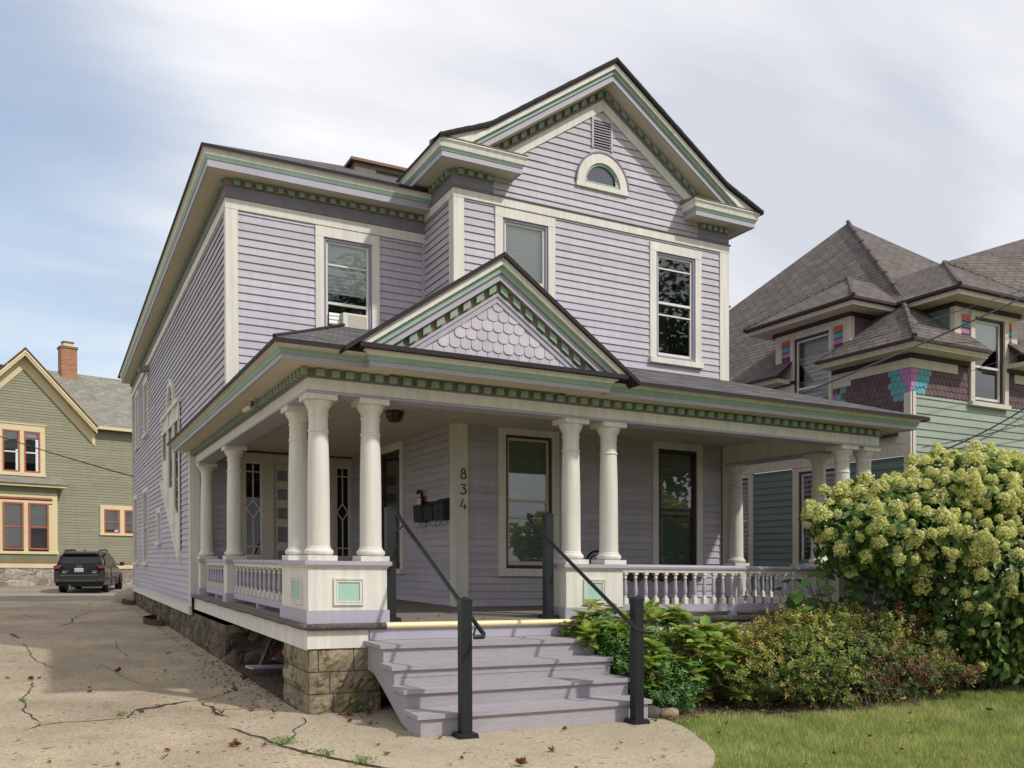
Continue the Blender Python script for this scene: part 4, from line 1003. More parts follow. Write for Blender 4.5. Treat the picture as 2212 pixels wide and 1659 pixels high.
curve = [(3.20, -1.52), (3.30, -1.64), (3.24, -2.0), (3.13, -2.3), (3.0, -2.56), (2.88, -2.85), (2.70, -3.16), (2.45, -3.45), (2.15, -3.75), (1.8, -4.1), (1.3, -4.6), (.9, -5.2), (.8, -7), (.8, -12)]
crk = [(-.87, -.39), (-.80, -.62), (-.68, -1.0), (-.61, -1.35), (-.55, -1.56), (-.46, -1.78), (-.36, -1.98), (-.16, -2.39), (.15, -2.9), (.2, -4), (-.1, -6), (-.2, -12)]
wk = flat('front_walk', [(-.7, -.05), (-.3, .0), (-.02, .35), (.8, .3), (3.2, .3)]+curve+crk[::-1], .006, M_['walk'], thick=.05, kind='structure')
# cracks as ribbons of dirt lying in the slab
def ribbon(mb, pts, w, dz, jit=.03, t=.5, step=.05):
    r = random.Random(int(abs(pts[0][0])*1000)+len(pts)); P = [Vector(p) for p in pts]; L = []
    for a, b in zip(P, P[1:]):
        n = max(1, int((b-a).length/step))
        for i in range(n): L.append(a.lerp(b, i/n))
    L.append(P[-1]); c = []; off = 0
    for i, p in enumerate(L):
        d = (L[min(i+1, len(L)-1)]-L[max(i-1, 0)]).normalized(); nn = Vector((-d.y, d.x)); off = off*.7+r.uniform(-jit, jit); f = min(1, i/3, (len(L)-1-i)/3)+.1
        ww = w*(.5+r.random())*f; q = p+nn*off; c.append((q+nn*ww, q-nn*ww))
    for (a, b), (c2, d2) in zip(c, c[1:]):
        mb.poly([(a.x, a.y, gy(a.y)+dz), (b.x, b.y, gy(b.y)+dz), (d2.x, d2.y, gy(d2.y)+dz), (c2.x, c2.y, gy(c2.y)+dz)])
CR = [([(-2.57, .23), (-2.44, .40), (-2.28, .47), (-1.95, .50), (-1.69, .52), (-1.62, .75), (-1.55, .99), (-1.3, 1.22), (-.92, 1.37), (-.6, 1.7), (-.34, 2.10)], .010),
      ([(-1.60, .78), (-1.5, 1.0), (-1.35, 1.1), (-1.15, 1.22), (-.95, 1.34)], .04),
      ([(-2.44, .61), (-2.52, .9), (-2.61, 1.38), (-2.60, 1.75), (-2.65, 2.21), (-2.58, 2.9), (-2.56, 3.67)], .010),
      ([(-.88, 1.25), (-.86, 1.03), (-.86, .74), (-.82, .45), (-.76, .2)], .022), ([(-2.28, .47), (-2.44, .55), (-2.5, .35)], .008),
      ([(-2.81, 9.0), (-2.7, 7.8), (-2.62, 6.6), (-2.5, 5.8), (-2.42, 5.39), (-2.35, 5.0)], .010), ([(-1.30, 9.04), (-1.36, 7.6), (-1.3, 6.6), (-1.27, 6.03)], .006),
      ([(-1.73, 5.36), (-1.55, 4.1), (-1.45, 3.4), (-1.3, 2.85)], .005), ([(-3.57, 17.8), (-3.1, 17.2), (-2.80, 16.25), (-2.3, 15.9), (-1.9, 15.4), (-1.42, 18.1)], .012),
      ([(-2.20, 12.99), (-1.95, 14.0), (-1.9, 15.4)], .014), ([(-3.09, 11.26), (-2.94, 10.07)], .03), ([(-3.4, 12.2), (-2.9, 13.0), (-2.3, 12.9), (-1.6, 14.3), (-1.1, 14.0)], .009), ([(-3.2, 20), (-2.2, 20.5), (-1.4, 21), (-1.2, 23)], .01),
      ([(-.86, .72), (-.5, .66), (-.15, .3)], .009)]
mb = MB()
for p, w_ in CR: ribbon(mb, p, w_*.72, .004, jit=w_*1.6)
mb.build('driveway_crack', M_['crack'], drv, fix=False)
mb = MB(); ribbon(mb, crk, .012, .0105, .012); ribbon(mb, [(-.05, -.1), (-.12, -.4), (-.30, -.75), (-.42, -1.15), (-.5, -1.34)], .006, .0105, .02)
mb.build('walk_crack', M_['crack'], wk, fix=False)

# ================================================================ OLIVE HOUSE (left, behind the yard)
M_.update(osid=mat('olive_siding', (.24, .23, .158), .7, .08, 1, (1, 1, 5), tint=.05, bump=.15, streak=.05), ocream=mat('yellow_cream_trim', (.60, .50, .31), .6, .06, 2),
 ored=mat('brick_red_sash', (.34, .10, .06), .5, .08, 3), obrown=mat('brown_cornice', (.13, .095, .045), .7, .1, 3), ogroove=mat('olive_beadboard', (.17, .175, .10), .7, .1, 2),
 brick=None)
m = bpy.data.materials.new('red_brick'); m.use_nodes = True; N = m.node_tree.nodes; L = m.node_tree.links; B = N['Principled BSDF']; B.inputs['Roughness'].default_value = .9
tcb = N.new('ShaderNodeTexCoord'); sb = N.new('ShaderNodeSeparateXYZ'); L.new(tcb.outputs['Object'], sb.inputs[0]); ad = N.new('ShaderNodeMath'); L.new(sb.outputs[0], ad.inputs[0]); L.new(sb.outputs[1], ad.inputs[1])
cb = N.new('ShaderNodeCombineXYZ'); L.new(ad.outputs[0], cb.inputs[0]); L.new(sb.outputs[2], cb.inputs[1])
br = N.new('ShaderNodeTexBrick'); L.new(cb.outputs[0], br.inputs[0]); br.inputs['Scale'].default_value = 1; br.inputs['Brick Width'].default_value = .23; br.inputs['Row Height'].default_value = .085; br.inputs['Mortar Size'].default_value = .01
br.inputs['Color1'].default_value = (.42, .15, .06, 1); br.inputs['Color2'].default_value = (.26, .10, .045, 1); br.inputs['Mortar'].default_value = (.30, .25, .2, 1); L.new(br.outputs[0], B.inputs['Base Color'])
M_['brick'] = m
OA = radians(11.7); OP = (-1.97, 37.2)
OH = empty('olive_house', (OP[0], OP[1], .33), label='olive clapboard house with yellow trim, red sashes and brick chimney behind the parked car', cat='house')
def FO(back=0.): return frame(OP[0]-sin(OA)*back, OP[1]+cos(OA)*back, cos(OA), sin(OA), sin(OA), -cos(OA))
F = FO()
def orange(z):
    if z < 7.6: return (-6.5, 5.2)
    h = (10.15-z)/1.07; return (-1.53-h, -1.53+h)
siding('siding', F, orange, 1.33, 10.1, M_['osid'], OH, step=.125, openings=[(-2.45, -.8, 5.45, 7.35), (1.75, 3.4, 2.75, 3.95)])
def ob(name, m, boxes, F=F):
    mb = MB()
    for b in boxes: mb.fbox(F, *b)
    return mb.build(name, M_[m], OH)
ob('skirt_board', 'ocream', [(-6.5, 5.2, 0, .04, 1.08, 1.30)]); ob('red_band', 'ored', [(-6.5, 5.2, 0, .07, 1.302, 1.36)])
ob('stone_base', 'foundL', [(-6.5, 5.2, -.3, .0, -.6, 1.079)])
def osash(u0, u1, z0, z1, w, F=F, blind=None, to=.4):
    mb = MB(); t = .07
    for q in ((u0, u0+t, z0, z1), (u1-t, u1, z0, z1), (u0+t, u1-t, z0, z0+t), (u0+t, u1-t, z1-t, z1)): mb.fbox(F, q[0], q[1], -.04, .05, q[2], q[3])
    zm = (z0+z1)/2-.03; mb.build('frame', M_['ored'], w)
    mb = MB(); mb.fbox(F, u0+t, u1-t, -.03, .01, zm-.03, zm+.03); mb.build('meeting_rail', M_['white' if z0 > 5 else 'ored'], w)
    pane('pane', F, u0+t, u1-t, z0+t, z1-t, -.035, M_['glass'], w)
    if blind: mb = MB(); mb.fbox(F, u0+t, u1-t, -.075, -.07, z0+(z1-z0)*to, z1); mb.build('blind', M_[blind], w)
    mb = MB(); mb.fbox(F, u0+.02, u1-.02, -.9, -.85, z0, z1); mb.build('window_backing', M_['dark'], w)
w = empty('window', parent=OH, label='pair of upper windows in the gable')
mb = MB()
for b in ((-2.75, -2.40, 0, .05, 5.3, 7.35), (-1.70, -1.54, 0, .05, 5.3, 7.35), (-.88, -.68, 0, .05, 5.3, 7.35), (-2.75, -.68, 0, .055, 7.24, 7.52), (-2.8, -.62, 0, .09, 7.52, 7.57), (-2.75, -.66, 0, .08, 5.22, 5.38)): mb.fbox(F, *b)
mb.build('casing', M_['ocream'], w); osash(-2.40, -1.70, 5.38, 7.24, w, blind='gblind', to=.55); osash(-1.54, -.88, 5.38, 7.24, w, blind='curtain', to=.85)
w = empty('window', parent=OH, label='pair of short windows near the parked car')
mb = MB()
for b in ((1.65, 1.82, 0, .05, 2.75, 3.89), (2.54, 2.73, 0, .05, 2.75, 3.89), (3.45, 3.62, 0, .05, 2.75, 3.89), (1.65, 3.62, 0, .055, 3.89, 4.08), (1.62, 3.65, 0, .08, 2.66, 2.76)): mb.fbox(F, *b)
mb.build('casing', M_['ocream'], w); osash(1.82, 2.54, 2.76, 3.89, w, blind='curtain', to=.15); osash(2.73, 3.45, 2.76, 3.89, w, blind='curtain', to=.1)
# bay bump-out
Fb = FO(-.55)
w = empty('bay_window', parent=OH)
mb = MB()
for b in ((-5.5, -.29, -.55, 0, 4.24, 4.36), (-.5, -.29, -.55, .0, 1.84, 4.24), (-.66, -.5, -.02, .0, 1.84, 3.95), (-1.67, -1.47, -.02, .0, 1.84, 4.0), (-2.6, -2.48, -.02, 0, 1.84, 4.0), (-5.5, -.5, -.02, .0, 4.0, 4.1), (-5.5, -.25, -.55, .05, 1.72, 1.84), (-5.5, -.28, -.55, .03, 1.10, 1.30)): mb.fbox(Fb, *b)
mb.build('casing', M_['ocream'], w)
mb = MB(); mb.fbox(Fb, -5.5, -.31, -.55, .02, 4.361, 4.72); mb.fbox(Fb, -5.5, -.33, -.55, -.01, 1.36, 1.72); mb.build('beadboard', M_['ogroove'], w)
mb = MB(); mb.fbox(Fb, -5.5, -.30, -.55, .04, 1.302, 1.36)
for i in range(34):
    u = -3.4+i*.085; mb.prism([Fb(u, .01, 4.24), Fb(u+.085, .01, 4.24), Fb(u+.0425, .01, 4.12)], (0, .03, 0))
mb.fbox(Fb, -3.4, -.5, -.02, .012, 4.16, 4.239); mb.build('red_trim', M_['ored'], w)
mb = MB(); mb.fbox(Fb, -5.5, -.31, -.55, .0, -.6, 1.099); mb.build('stone_base', M_['foundL'], w)
osash(-2.48, -1.67, 1.92, 4.0, w, Fb, 'curtain', .05); osash(-1.47, -.66, 1.92, 4.0, w, Fb, 'curtain', .45)
mb = MB(); p = [Fb(-5.5, .30, 4.86), Fb(.10, .30, 4.86), Fb(-.02, -.53, 5.2), Fb(-5.5, -.53, 5.2)]; roofpoly(mb, p); mb.build('bay_roof', [M_['shingleL'], M_['obrown']], w, fix=False)
mb = MB(); mb.fbox(Fb, -5.5, .06, -.5, .26, 4.72, 4.80); mb.build('bay_cornice', M_['ocream'], w)
# gable roof, main roof
mb = MB(); gx0, gz = -1.53, 10.92
def FOp(u, back, z): return FO(back)(u, 0, z)
for s_ in (-1, 1):
    roofpoly(mb, [FOp(gx0, -.5, gz), FOp(gx0, 3.5, gz), FOp(gx0+s_*3.0, 3.5, gz-3.0*1.07), FOp(gx0+s_*3.0, -.5, gz-3.0*1.07)], drop=.06)
roofpoly(mb, [FOp(1.36, -.42, 7.74), FOp(5.6, -.42, 7.74), FOp(5.6, 3.0, 10.66), FOp(-1.35, 3.0, 10.66)])
roofpoly(mb, [FOp(-7, 3.0, 10.66), FOp(5.6, 3.0, 10.66), FOp(5.6, 6.6, 7.7), FOp(-7, 6.6, 7.7)])
mb.build('roof', [M_['shingleL'], M_['obrown']], OH, fix=False)
mb = MB()
for s_ in (-1, 1):
    for (za, zb, o0, o1) in ((10.68, 10.80, .42, .49), (10.56, 10.68, .38, .46), (10.0, 10.55, -.01, .05)):
        pts = [F(gx0, o0, zb), F(gx0+s_*2.98, o0, zb-2.98*1.07), F(gx0+s_*2.98, o0, za-2.98*1.07), F(gx0, o0, za)]
        q = F(0, o1-o0, 0); q0 = F(0, 0, 0); mb.prism(pts, (q[0]-q0[0], q[1]-q0[1], 0))
mb.build('rake_trim', M_['ocream'], OH)
mb = MB()
for s_ in (-1, 1):
    pts = [F(gx0, .0, 10.6), F(gx0+s_*2.9, .0, 10.6-2.9*1.07), F(gx0+s_*2.9, 0, 10.62-2.9*1.07), F(gx0, .0, 10.62)]
    q = F(0, .38, 0); q0 = F(0, 0, 0); mb.prism(pts, (q[0]-q0[0], q[1]-q0[1], 0))
mb.build('soffit', M_['ocream'], OH)
mb = MB(); mb.fbox(F, 1.4, 5.6, -.01, .40, 7.58, 7.66); mb.build('eave', M_['obrown'], OH)
mb = MB(); mb.fbox(F, 1.42, 5.6, .36, .43, 7.60, 7.74); mb.build('gutter', M_['ocream'], OH)
mb = MB(); Fc = FO(3.0); mb.fbox(Fc, .60, 1.32, -.35, .35, 10.0, 11.80); c_ = mb.build('chimney', M_['brick'], OH)
mb = MB(); mb.fbox(Fc, .56, 1.36, -.39, .39, 11.80, 11.90); mb.fbox(Fc, .70, 1.22, -.24, .24, 12.10, 12.16); mb.build('chimney_cap', mat('stone_cap', (.17, .14, .11), .9), c_)
mb = MB(); mb.fbox(Fc, .74, 1.18, -.2, .2, 11.9, 12.10); mb.build('chimney_pot', M_['ocream'], c_)
mb = MB(); mb.fbox(Fc, .59, 1.33, -.2, .362, 9.95, 10.33); mb.build('lead_flashing', mat('lead_flashing', (.35, .32, .32), .45, .5, 8), c_)

# ================================================================ GREEN HOUSE (right)
M_.update(gsid=mat('sage_green_siding', (.27, .315, .26), .7, .10, 1, (1, 1, 5), tint=.05, bump=.15, wear=(.13, .20, .16), wamt=.60, wscale=2.2),
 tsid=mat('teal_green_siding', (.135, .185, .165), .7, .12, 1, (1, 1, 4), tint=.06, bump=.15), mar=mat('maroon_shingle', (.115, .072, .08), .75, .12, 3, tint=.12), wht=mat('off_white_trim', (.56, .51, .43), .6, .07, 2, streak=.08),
 marT=mat('dark_maroon_trim', (.045, .02, .028), .6, .1, 3), turq=mat('turquoise_shingle', (.10, .32, .36), .6, .1, 4), pink=mat('orchid_shingle', (.40, .17, .36), .6, .1, 4), coral=mat('coral_shingle', (.52, .12, .10), .6, .1, 4))
GH = empty('green_house', (11, 1.68, 0), label='green clapboard house with steep hipped roof, dormers and turquoise and pink scalloped shingles', cat='house')
GX, GYf = 11.0, 1.68
Fg, Fs = Ffront(GYf), Fleft(GX)
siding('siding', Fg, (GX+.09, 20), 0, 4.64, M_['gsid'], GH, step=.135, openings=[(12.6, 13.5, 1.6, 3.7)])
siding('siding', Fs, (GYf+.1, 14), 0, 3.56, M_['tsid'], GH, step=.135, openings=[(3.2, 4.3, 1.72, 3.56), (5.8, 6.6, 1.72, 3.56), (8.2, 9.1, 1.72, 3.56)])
def gb(name, m, boxes, F=Fs):
    mb = MB()
    for b in boxes: mb.fbox(F, *b)
    return mb.build(name, M_[m], GH)
gb('corner_board', 'wht', [(GYf-.04, GYf+.10, -.02, .04, 0, 4.68)]); gb('corner_board', 'wht', [(GX+.0, GX+.10, .0, .04, 0, 4.68)], Fg)
gb('side_frieze', 'wht', [(GYf+.101, 14, 0, .05, 3.57, 3.78)]); gb('side_shelf', 'marT', [(GYf+.2, 14, 0, .22, 3.93, 3.985)])
gb('side_cove', 'wht', [(GYf+.101, 14, 0, .03, 3.781, 3.929)])
mb = MB(); mb.prism([Fs(GYf+.08, 0, 3.78), Fs(GYf+.22, 0, 3.78), Fs(GYf+.45, 0, 4.0), Fs(GYf+.45, 0, 4.1), Fs(GYf+.08, 0, 4.1)], (-.06, 0, 0)); mb.build('side_bracket', M_['wht'], GH)
# belt of scalloped shingles
def colr(u, z, row):
    d = abs(u); n = int(round((5.05-z)/.115))
    if d < max(.05, .24-.06*n) and n <= 3: return 2
    if d < max(.28, .50-.045*n) and n <= 4: return 1
    return 0
SM = [M_['mar'], M_['turq'], M_['pink'], M_['coral']]
mb = MB(); scallops(mb, Fg, GX, 12.60, 4.62, 5.11, .105, .115, colf=lambda u, z, r: colr(u-GX, z, r)); mb.build('scalloped_shingles', SM, GH); mb = MB(); scallops(mb, Fg, 13.52, 16.5, 4.62, 5.2, .105, .115); mb.build('scalloped_shingles', SM, GH)
mb = MB(); scallops(mb, Fs, GYf, 3.42, 4.0, 5.11, .115, .115, colf=lambda u, z, r: colr(u-GYf, z, r)); mb.build('scalloped_shingles', SM, GH); mb = MB(); scallops(mb, Fs, 4.5, 6.0, 4.0, 5.11, .12, .115); mb.build('scalloped_shingles', SM, GH); mb = MB()
scallops(mb, Fs, 3.1, 3.45, 4.6, 5.11, .115, .115, colf=lambda u, z, r: 1 if u < 3.3 else 2)
mb.build('scalloped_shingles', SM, GH)
gb('upper_frieze', 'wht', [(GYf-.025, 3.36, 0, .03, 5.10, 5.26), (4.5, 12, 0, .03, 5.10, 5.24)]); gb('upper_frieze', 'wht', [(GX-.0, 12.20, 0, .03, 5.10, 5.26), (13.8, 19, 0, .03, 5.10, 5.26)], Fg)
gb('upper_moulding', 'marT', [(GYf-.06, 3.40, 0, .07, 5.262, 5.34), (4.4, 12, 0, .07, 5.26, 5.33)]); gb('upper_moulding', 'marT', [(GX-.0, 12.5, 0, .07, 5.262, 5.34), (13.52, 19, 0, .07, 5.262, 5.34)], Fg)
gb('wall_core', 'mar', [(GYf, 3.47, -.1, -.01, 3.9, 5.4), (4.45, 13.9, -.1, -.01, 3.9, 5.4), (3.47, 4.45, -.1, -.01, 3.9, 4.4)]); gb('wall_core', 'mar', [(GX, 12.68, -.1, -.01, 4.6, 5.4), (13.44, 20, -.1, -.01, 4.6, 5.4)], Fg)
def geave(path, z, out=.45):
    for nm, m, pr in (('eave_board', 'wht', [(0, z-.12), (out-.06, z-.12), (out-.06, z-.10), (out-.02, z-.05), (out-.02, z-.04), (0, z-.04)]), ('gutter', 'marT', [(out-.08, z-.038), (out+.0, z-.038), (out+.02, z+.01), (out-.08, z+.01)])):
        mb = MB(); mb.sweep(path, pr); mb.build(nm, M_[m], GH)
geave([(GX, 3.42), (GX, GYf), (12.50, GYf)], 5.46); geave([(13.56, GYf), (20, GYf)], 5.46); geave([(GX, 12), (GX, 4.5)], 5.40)
# main roof with a kicked eave
A = Vector((15.25, 7.0, 10.12)); k1 = 1.45; zk = 5.47+k1*.83; mb = MB()
c0, c1 = (10.53, 1.21), (10.53+k1, 1.21+k1)
xr, yr_ = 20.4, 13.0
R_ = lambda *p: roofpoly(mb, list(p), drop=.05)
R_((10.53, 1.21, 5.47), (12.52, 1.21, 5.47), (12.52, 1.75, 5.92), (12.14, c1[1], zk), (c1[0], c1[1], zk))
R_((13.55, 1.21, 5.47), (xr, 1.21, 5.47), (xr-k1, c1[1], zk), (13.88, c1[1], zk), (13.55, 1.75, 5.92))
R_((10.53, 1.21, 5.47), (c1[0], c1[1], zk), (c1[0], 2.98, zk), (11.1, 2.98, 5.94), (10.53, 3.45, 5.47))
R_((10.53, 4.45, 5.40), (11.3, 4.45, 6.0), (c1[0], 4.95, zk), (c1[0], yr_-k1, zk), (10.53, yr_, 5.40))
R_((c1[0], c1[1], zk), (xr-k1, c1[1], zk), tuple(A)); R_((c1[0], c1[1], zk), (c1[0], yr_-k1, zk), tuple(A))
R_((xr-k1, c1[1], zk), (xr-k1, yr_-k1, zk), tuple(A)); R_((c1[0], yr_-k1, zk), (xr-k1, yr_-k1, zk), tuple(A))
R_((10.53, yr_-.5, 5.4), (13.6, yr_-3.6, 8.45), (13.6, 20, 8.45), (10.53, 20, 5.4))
R_((15.3, 3.4, 7.2), (26, 3.4, 7.2), (26, 6.2, 12.3), (16.26, 5.0, 8.75)); R_((16.26, 5.0, 8.75), (26, 6.2, 12.3), (26, 12, 8), (17, 12, 8))
mb.tube([(10.55, 1.23, 5.50), (c1[0], c1[1], zk+.03), tuple(A+Vector((0, 0, .03)))], .05, 6, 0)
mb.build('main_roof', [M_['shingleR'], M_['marT']], GH, fix=False)
# left (driveway-side) dormer
D1 = empty('side_dormer', parent=GH)
def dormer(D, F, u0, u1, zb, zt, depth, wu0, wu1, wz0, wz1, ue, zpk, ax):
    mb = MB()
    mb.fbox(F, u0, wu0, -.08, .02, zb, zt); mb.fbox(F, wu1, u1, -.08, .02, zb, zt); mb.fbox(F, wu0, wu1, -.08, .021, wz1, zt); mb.build('face', M_['wht'], D)
    for (p_, q_) in ((u0, u0+.05), (u1-.05, u1)): mb = MB(); mb.fbox(F, p_, q_, -depth, -.081, zb, zt); mb.build('cheek', M_['tsid' if ax else 'mar'], D)
    mb = MB(); mb.fbox(F, u0-.04, u1+.04, -depth, .07, zt, zt+.07); mb.build('moulding', M_['marT'], D)
    mb = MB(); mb.fbox(F, u0-.40, u1+.40, -depth, .40, zt+.071, zt+.15); mb.build('eave_board', M_['wht'], D)
    mb = MB(); mb.fbox(F, u0-.45, u1+.45, -depth, .45, zt+.151, zt+.20); mb.build('gutter', M_['marT'], D)
    z0 = zt+.21; uc = (u0+u1)/2; h = (u1-u0)/2+.47; s = (zpk-z0)/h
    E0, E1, P0_, P1_ = F(u0-.47, .47, z0), F(u1+.47, .47, z0), F(uc, .47-h, zpk), F(uc, -3.6, zpk)
    mb = MB(); roofpoly(mb, [E0, E1, P0_]); roofpoly(mb, [E0, P0_, P1_, F(u0-.47, -3.6, z0)]); roofpoly(mb, [E1, P0_, P1_, F(u1+.47, -3.6, z0)])
    for e in (E0, E1): mb.tube([e, Vector(e).lerp(Vector(P0_), .5)+Vector((0, 0, -.03)), P0_], .045, 6, 0)
    mb.build('dormer_roof', [M_['shingleR'], M_['marT']], D, fix=False)
    for (a, b) in ((u0+.18, wu0-.10), (wu1+.10, u1-.18)):
        mb = MB(); z = zt-.12
        for k, mm in enumerate((3, 1, 2, 0)):
            n = 3; w_ = (b-a)/n
            for i in range(n):
                cxm = a+(i+.5)*w_; pts = [(a+i*w_+.004, z), (a+i*w_+.004, z-.10)]+[(cxm+w_*.48*cos(t), z-.10+.04*sin(t)) for t in [pi+pi*q/5 for q in range(1, 5)]]+[(a+(i+1)*w_-.004, z-.10), (a+(i+1)*w_-.004, z)]
                q = [F(uu, .021+.010, zz2) for uu, zz2 in pts]; d = Vector(F(0, 1, 0))-Vector(F(0, 0, 0)); mb.prism(q, tuple(-d*.009), mm)
            z -= .115
        mb.build('shingle_patch', SM, D)
dormer(D1, Fs, 2.98, 4.95, 5.0, 6.30, 1.6, 3.49, 4.42, 4.9, 6.18, 0, 7.42, 0)
window(GH, frame(GX, 0, 0, 1, -1, 0), 3.42, 4.50, 4.35, 6.22, cw=.07, ch=.07, casing='wht', outer='msash', sash='white', meet=.42, blind='curtain', blind_to=.3, proud=.05, blind_o=-.2, lab='tall dormer window with draped curtain')
D2 = empty('front_dormer', parent=GH)
dormer(D2, Fg, 12.13, 13.89, 5.4, 6.32, 1.6, 12.63, 13.47, 4.65, 6.22, 0, 7.5, 1)
window(GH, Fg, 12.52, 13.58, 4.60, 6.27, cw=.11, ch=.07, casing='wht', outer='msash', sash='white', meet=.42, proud=.06, blind='curtain', blind_to=.66, lab='front dormer window reflecting sky')
window(GH, Fg, 12.46, 13.64, 1.5, 3.79, cw=.12, ch=.12, casing='wht', outer='msash', sash='white', lab='ground floor window behind the hydrangea')
window(GH, Fs, 3.05, 4.46, 1.60, 3.569, cw=.16, ch=.08, casing='wht', outer='msash', sash='white', blind='curtain', blind_to=0, blind_o=-.35, lab='side window with lace curtain')
window(GH, Fs, 5.62, 6.78, 1.60, 3.569, cw=.14, ch=.08, casing='wht', outer='msash', sash='white', blind='curtain', blind_to=0, blind_o=-.5, lab='rear side window seen past the porch column')

# ================================================================ PARKED CAR
CA = radians(-12.5); CP = (-1.20, 30.9)
car = empty('parked_car', (CP[0], CP[1], gy(30.9)), label='dark station wagon with roof rails parked on the gravel beside the olive house', cat='car')
car.rotation_euler = (0, 0, CA)
M_.update(cpaint=mat('dark_car_paint', (.007, .008, .009), .22, .1, 3, spec=.35), cglass=mat('dark_car_glass', (.012, .013, .015), .06, .1, 2, spec=.5), cplast=mat('dark_gray_cladding', (.022, .023, .025), .5, .1, 3),
 tail=mat('tail_light_red', (.20, .010, .012), .2, .1, 3, spec=.7), tyre=mat('tyre', (.012, .012, .012), .85, .1, 5), rim=mat('alloy_rim', (.35, .35, .36), .3, .1, 4, metal=.9), chrome=mat('chrome', (.6, .6, .6), .15, metal=1))
def cpart(name, fn, m, smooth=0, parent=car, fix=True):
    mb = MB(); fn(mb); o = mb.build(name, M_[m] if isinstance(m, str) else m, None, local=True, smooth=smooth, fix=fix); o.parent = parent; return o
def cbody(mb):
    # stations along y (0 = rear axle): half-width profile low -> roof
    st = [(-1.02, [(.70, .38), (.82, .42), (.86, .60), (.86, .66), (.84, .92), (.80, 1.02), (.74, 1.10), (.62, 1.12), (0, 1.13)]),
          (-.98, [(.74, .30), (.88, .36), (.915, .60), (.92, .80), (.90, .95), (.86, 1.05), (.80, 1.16), (.70, 1.20), (0, 1.22)]),
          (-.80, [(.74, .25), (.90, .30), (.93, .60), (.93, .80), (.91, .98), (.86, 1.10), (.76, 1.40), (.66, 1.49), (0, 1.52)]),
          (-.55, [(.74, .24), (.90, .30), (.93, .60), (.93, .80), (.91, 1.00), (.86, 1.10), (.74, 1.50), (.62, 1.60), (0, 1.63)]),
          (.4, [(.74, .22), (.90, .28), (.93, .60), (.93, .80), (.91, 1.00), (.86, 1.08), (.72, 1.55), (.60, 1.63), (0, 1.66)]),
          (1.5, [(.74, .22), (.90, .28), (.93, .60), (.93, .80), (.91, .98), (.86, 1.05), (.70, 1.52), (.58, 1.61), (0, 1.64)]),
          (2.0, [(.74, .22), (.90, .28), (.93, .60), (.93, .78), (.91, .95), (.86, 1.03), (.76, 1.22), (.66, 1.36), (0, 1.42)]),
          (2.5, [(.74, .24), (.90, .30), (.93, .58), (.92, .76), (.90, .90), (.84, .98), (.78, 1.01), (.6, 1.04), (0, 1.06)]),
          (3.4, [(.74, .28), (.88, .34), (.90, .55), (.88, .70), (.84, .80), (.78, .85), (.7, .87), (.5, .90), (0, .92)]),
          (3.65, [(.60, .32), (.70, .36), (.74, .50), (.72, .60), (.70, .66), (.66, .70), (.6, .71), (.4, .72), (0, .72)])]
    rows = []
    for y, p in st: rows.append([(x, y, z) for x, z in p]+[(-x, y, z) for x, z in p[::-1][1:]])
    n = len(rows[0])
    for a, b in zip(rows, rows[1:]):
        for i in range(n-1): mb.poly([a[i], a[i+1], b[i+1], b[i]])
        mb.poly([a[-1], a[0], b[0], b[-1]])
    mb.poly(rows[0]); mb.poly(rows[-1][::-1])
o = cpart('body', cbody, 'cpaint')
for p in o.data.polygons: p.use_smooth = True
md = o.modifiers.new('weld', 'WELD'); md.merge_threshold = .001
md = o.modifiers.new('sub', 'SUBSURF'); md.levels = 2; md.render_levels = 2
def q(pts, t=.012):
    def f(mb):
        P = [Vector(p) for p in pts]; n = (P[1]-P[0]).cross(P[2]-P[0]).normalized(); mb.prism(P, tuple(n*t))
    return f
cpart('rear_window', q([(-.66, -.995, 1.14), (.66, -.995, 1.14), (.58, -.79, 1.46), (-.58, -.79, 1.46)], .03), 'cglass')
cpart('side_window', q([(.87, -.60, 1.09), (.875, .9, 1.08), (.77, 1.2, 1.45), (.755, .3, 1.52), (.77, -.45, 1.42)], .02), 'cglass')
cpart('side_window', q([(.875, .98, 1.08), (.87, 2.0, 1.06), (.775, 1.55, 1.40), (.765, 1.28, 1.45)], .02), 'cglass')
cpart('spoiler', lambda mb: mb.prism([(-.60, -.90, 1.57), (.60, -.90, 1.57), (.62, -.50, 1.64), (-.62, -.50, 1.64)], (0, 0, -.05)), 'cpaint')
def bump(mb):
    mb.prism([(-.90, -1.05, .44), (.90, -1.05, .44), (.92, -.8, .40), (-.92, -.8, .40)], (0, 0, .28)); mb.prism([(.90, -1.04, .70), (.93, -.6, .70), (.93, -.6, .92), (.88, -1.03, .88)], (-.14, 0, 0)); mb.prism([(-.90, -1.04, .70), (-.93, -.6, .70), (-.93, -.6, .92), (-.88, -1.03, .88)], (.14, 0, 0))
cpart('rear_bumper', bump, 'cplast')
cpart('bumper_strip', lambda mb: (mb.box(-.70, .70, -1.058, -1.05, .705, .72), mb.box(-.6, .6, -1.058, -1.05, .50, .512)), mat('satin_strip', (.2, .2, .2), .3))
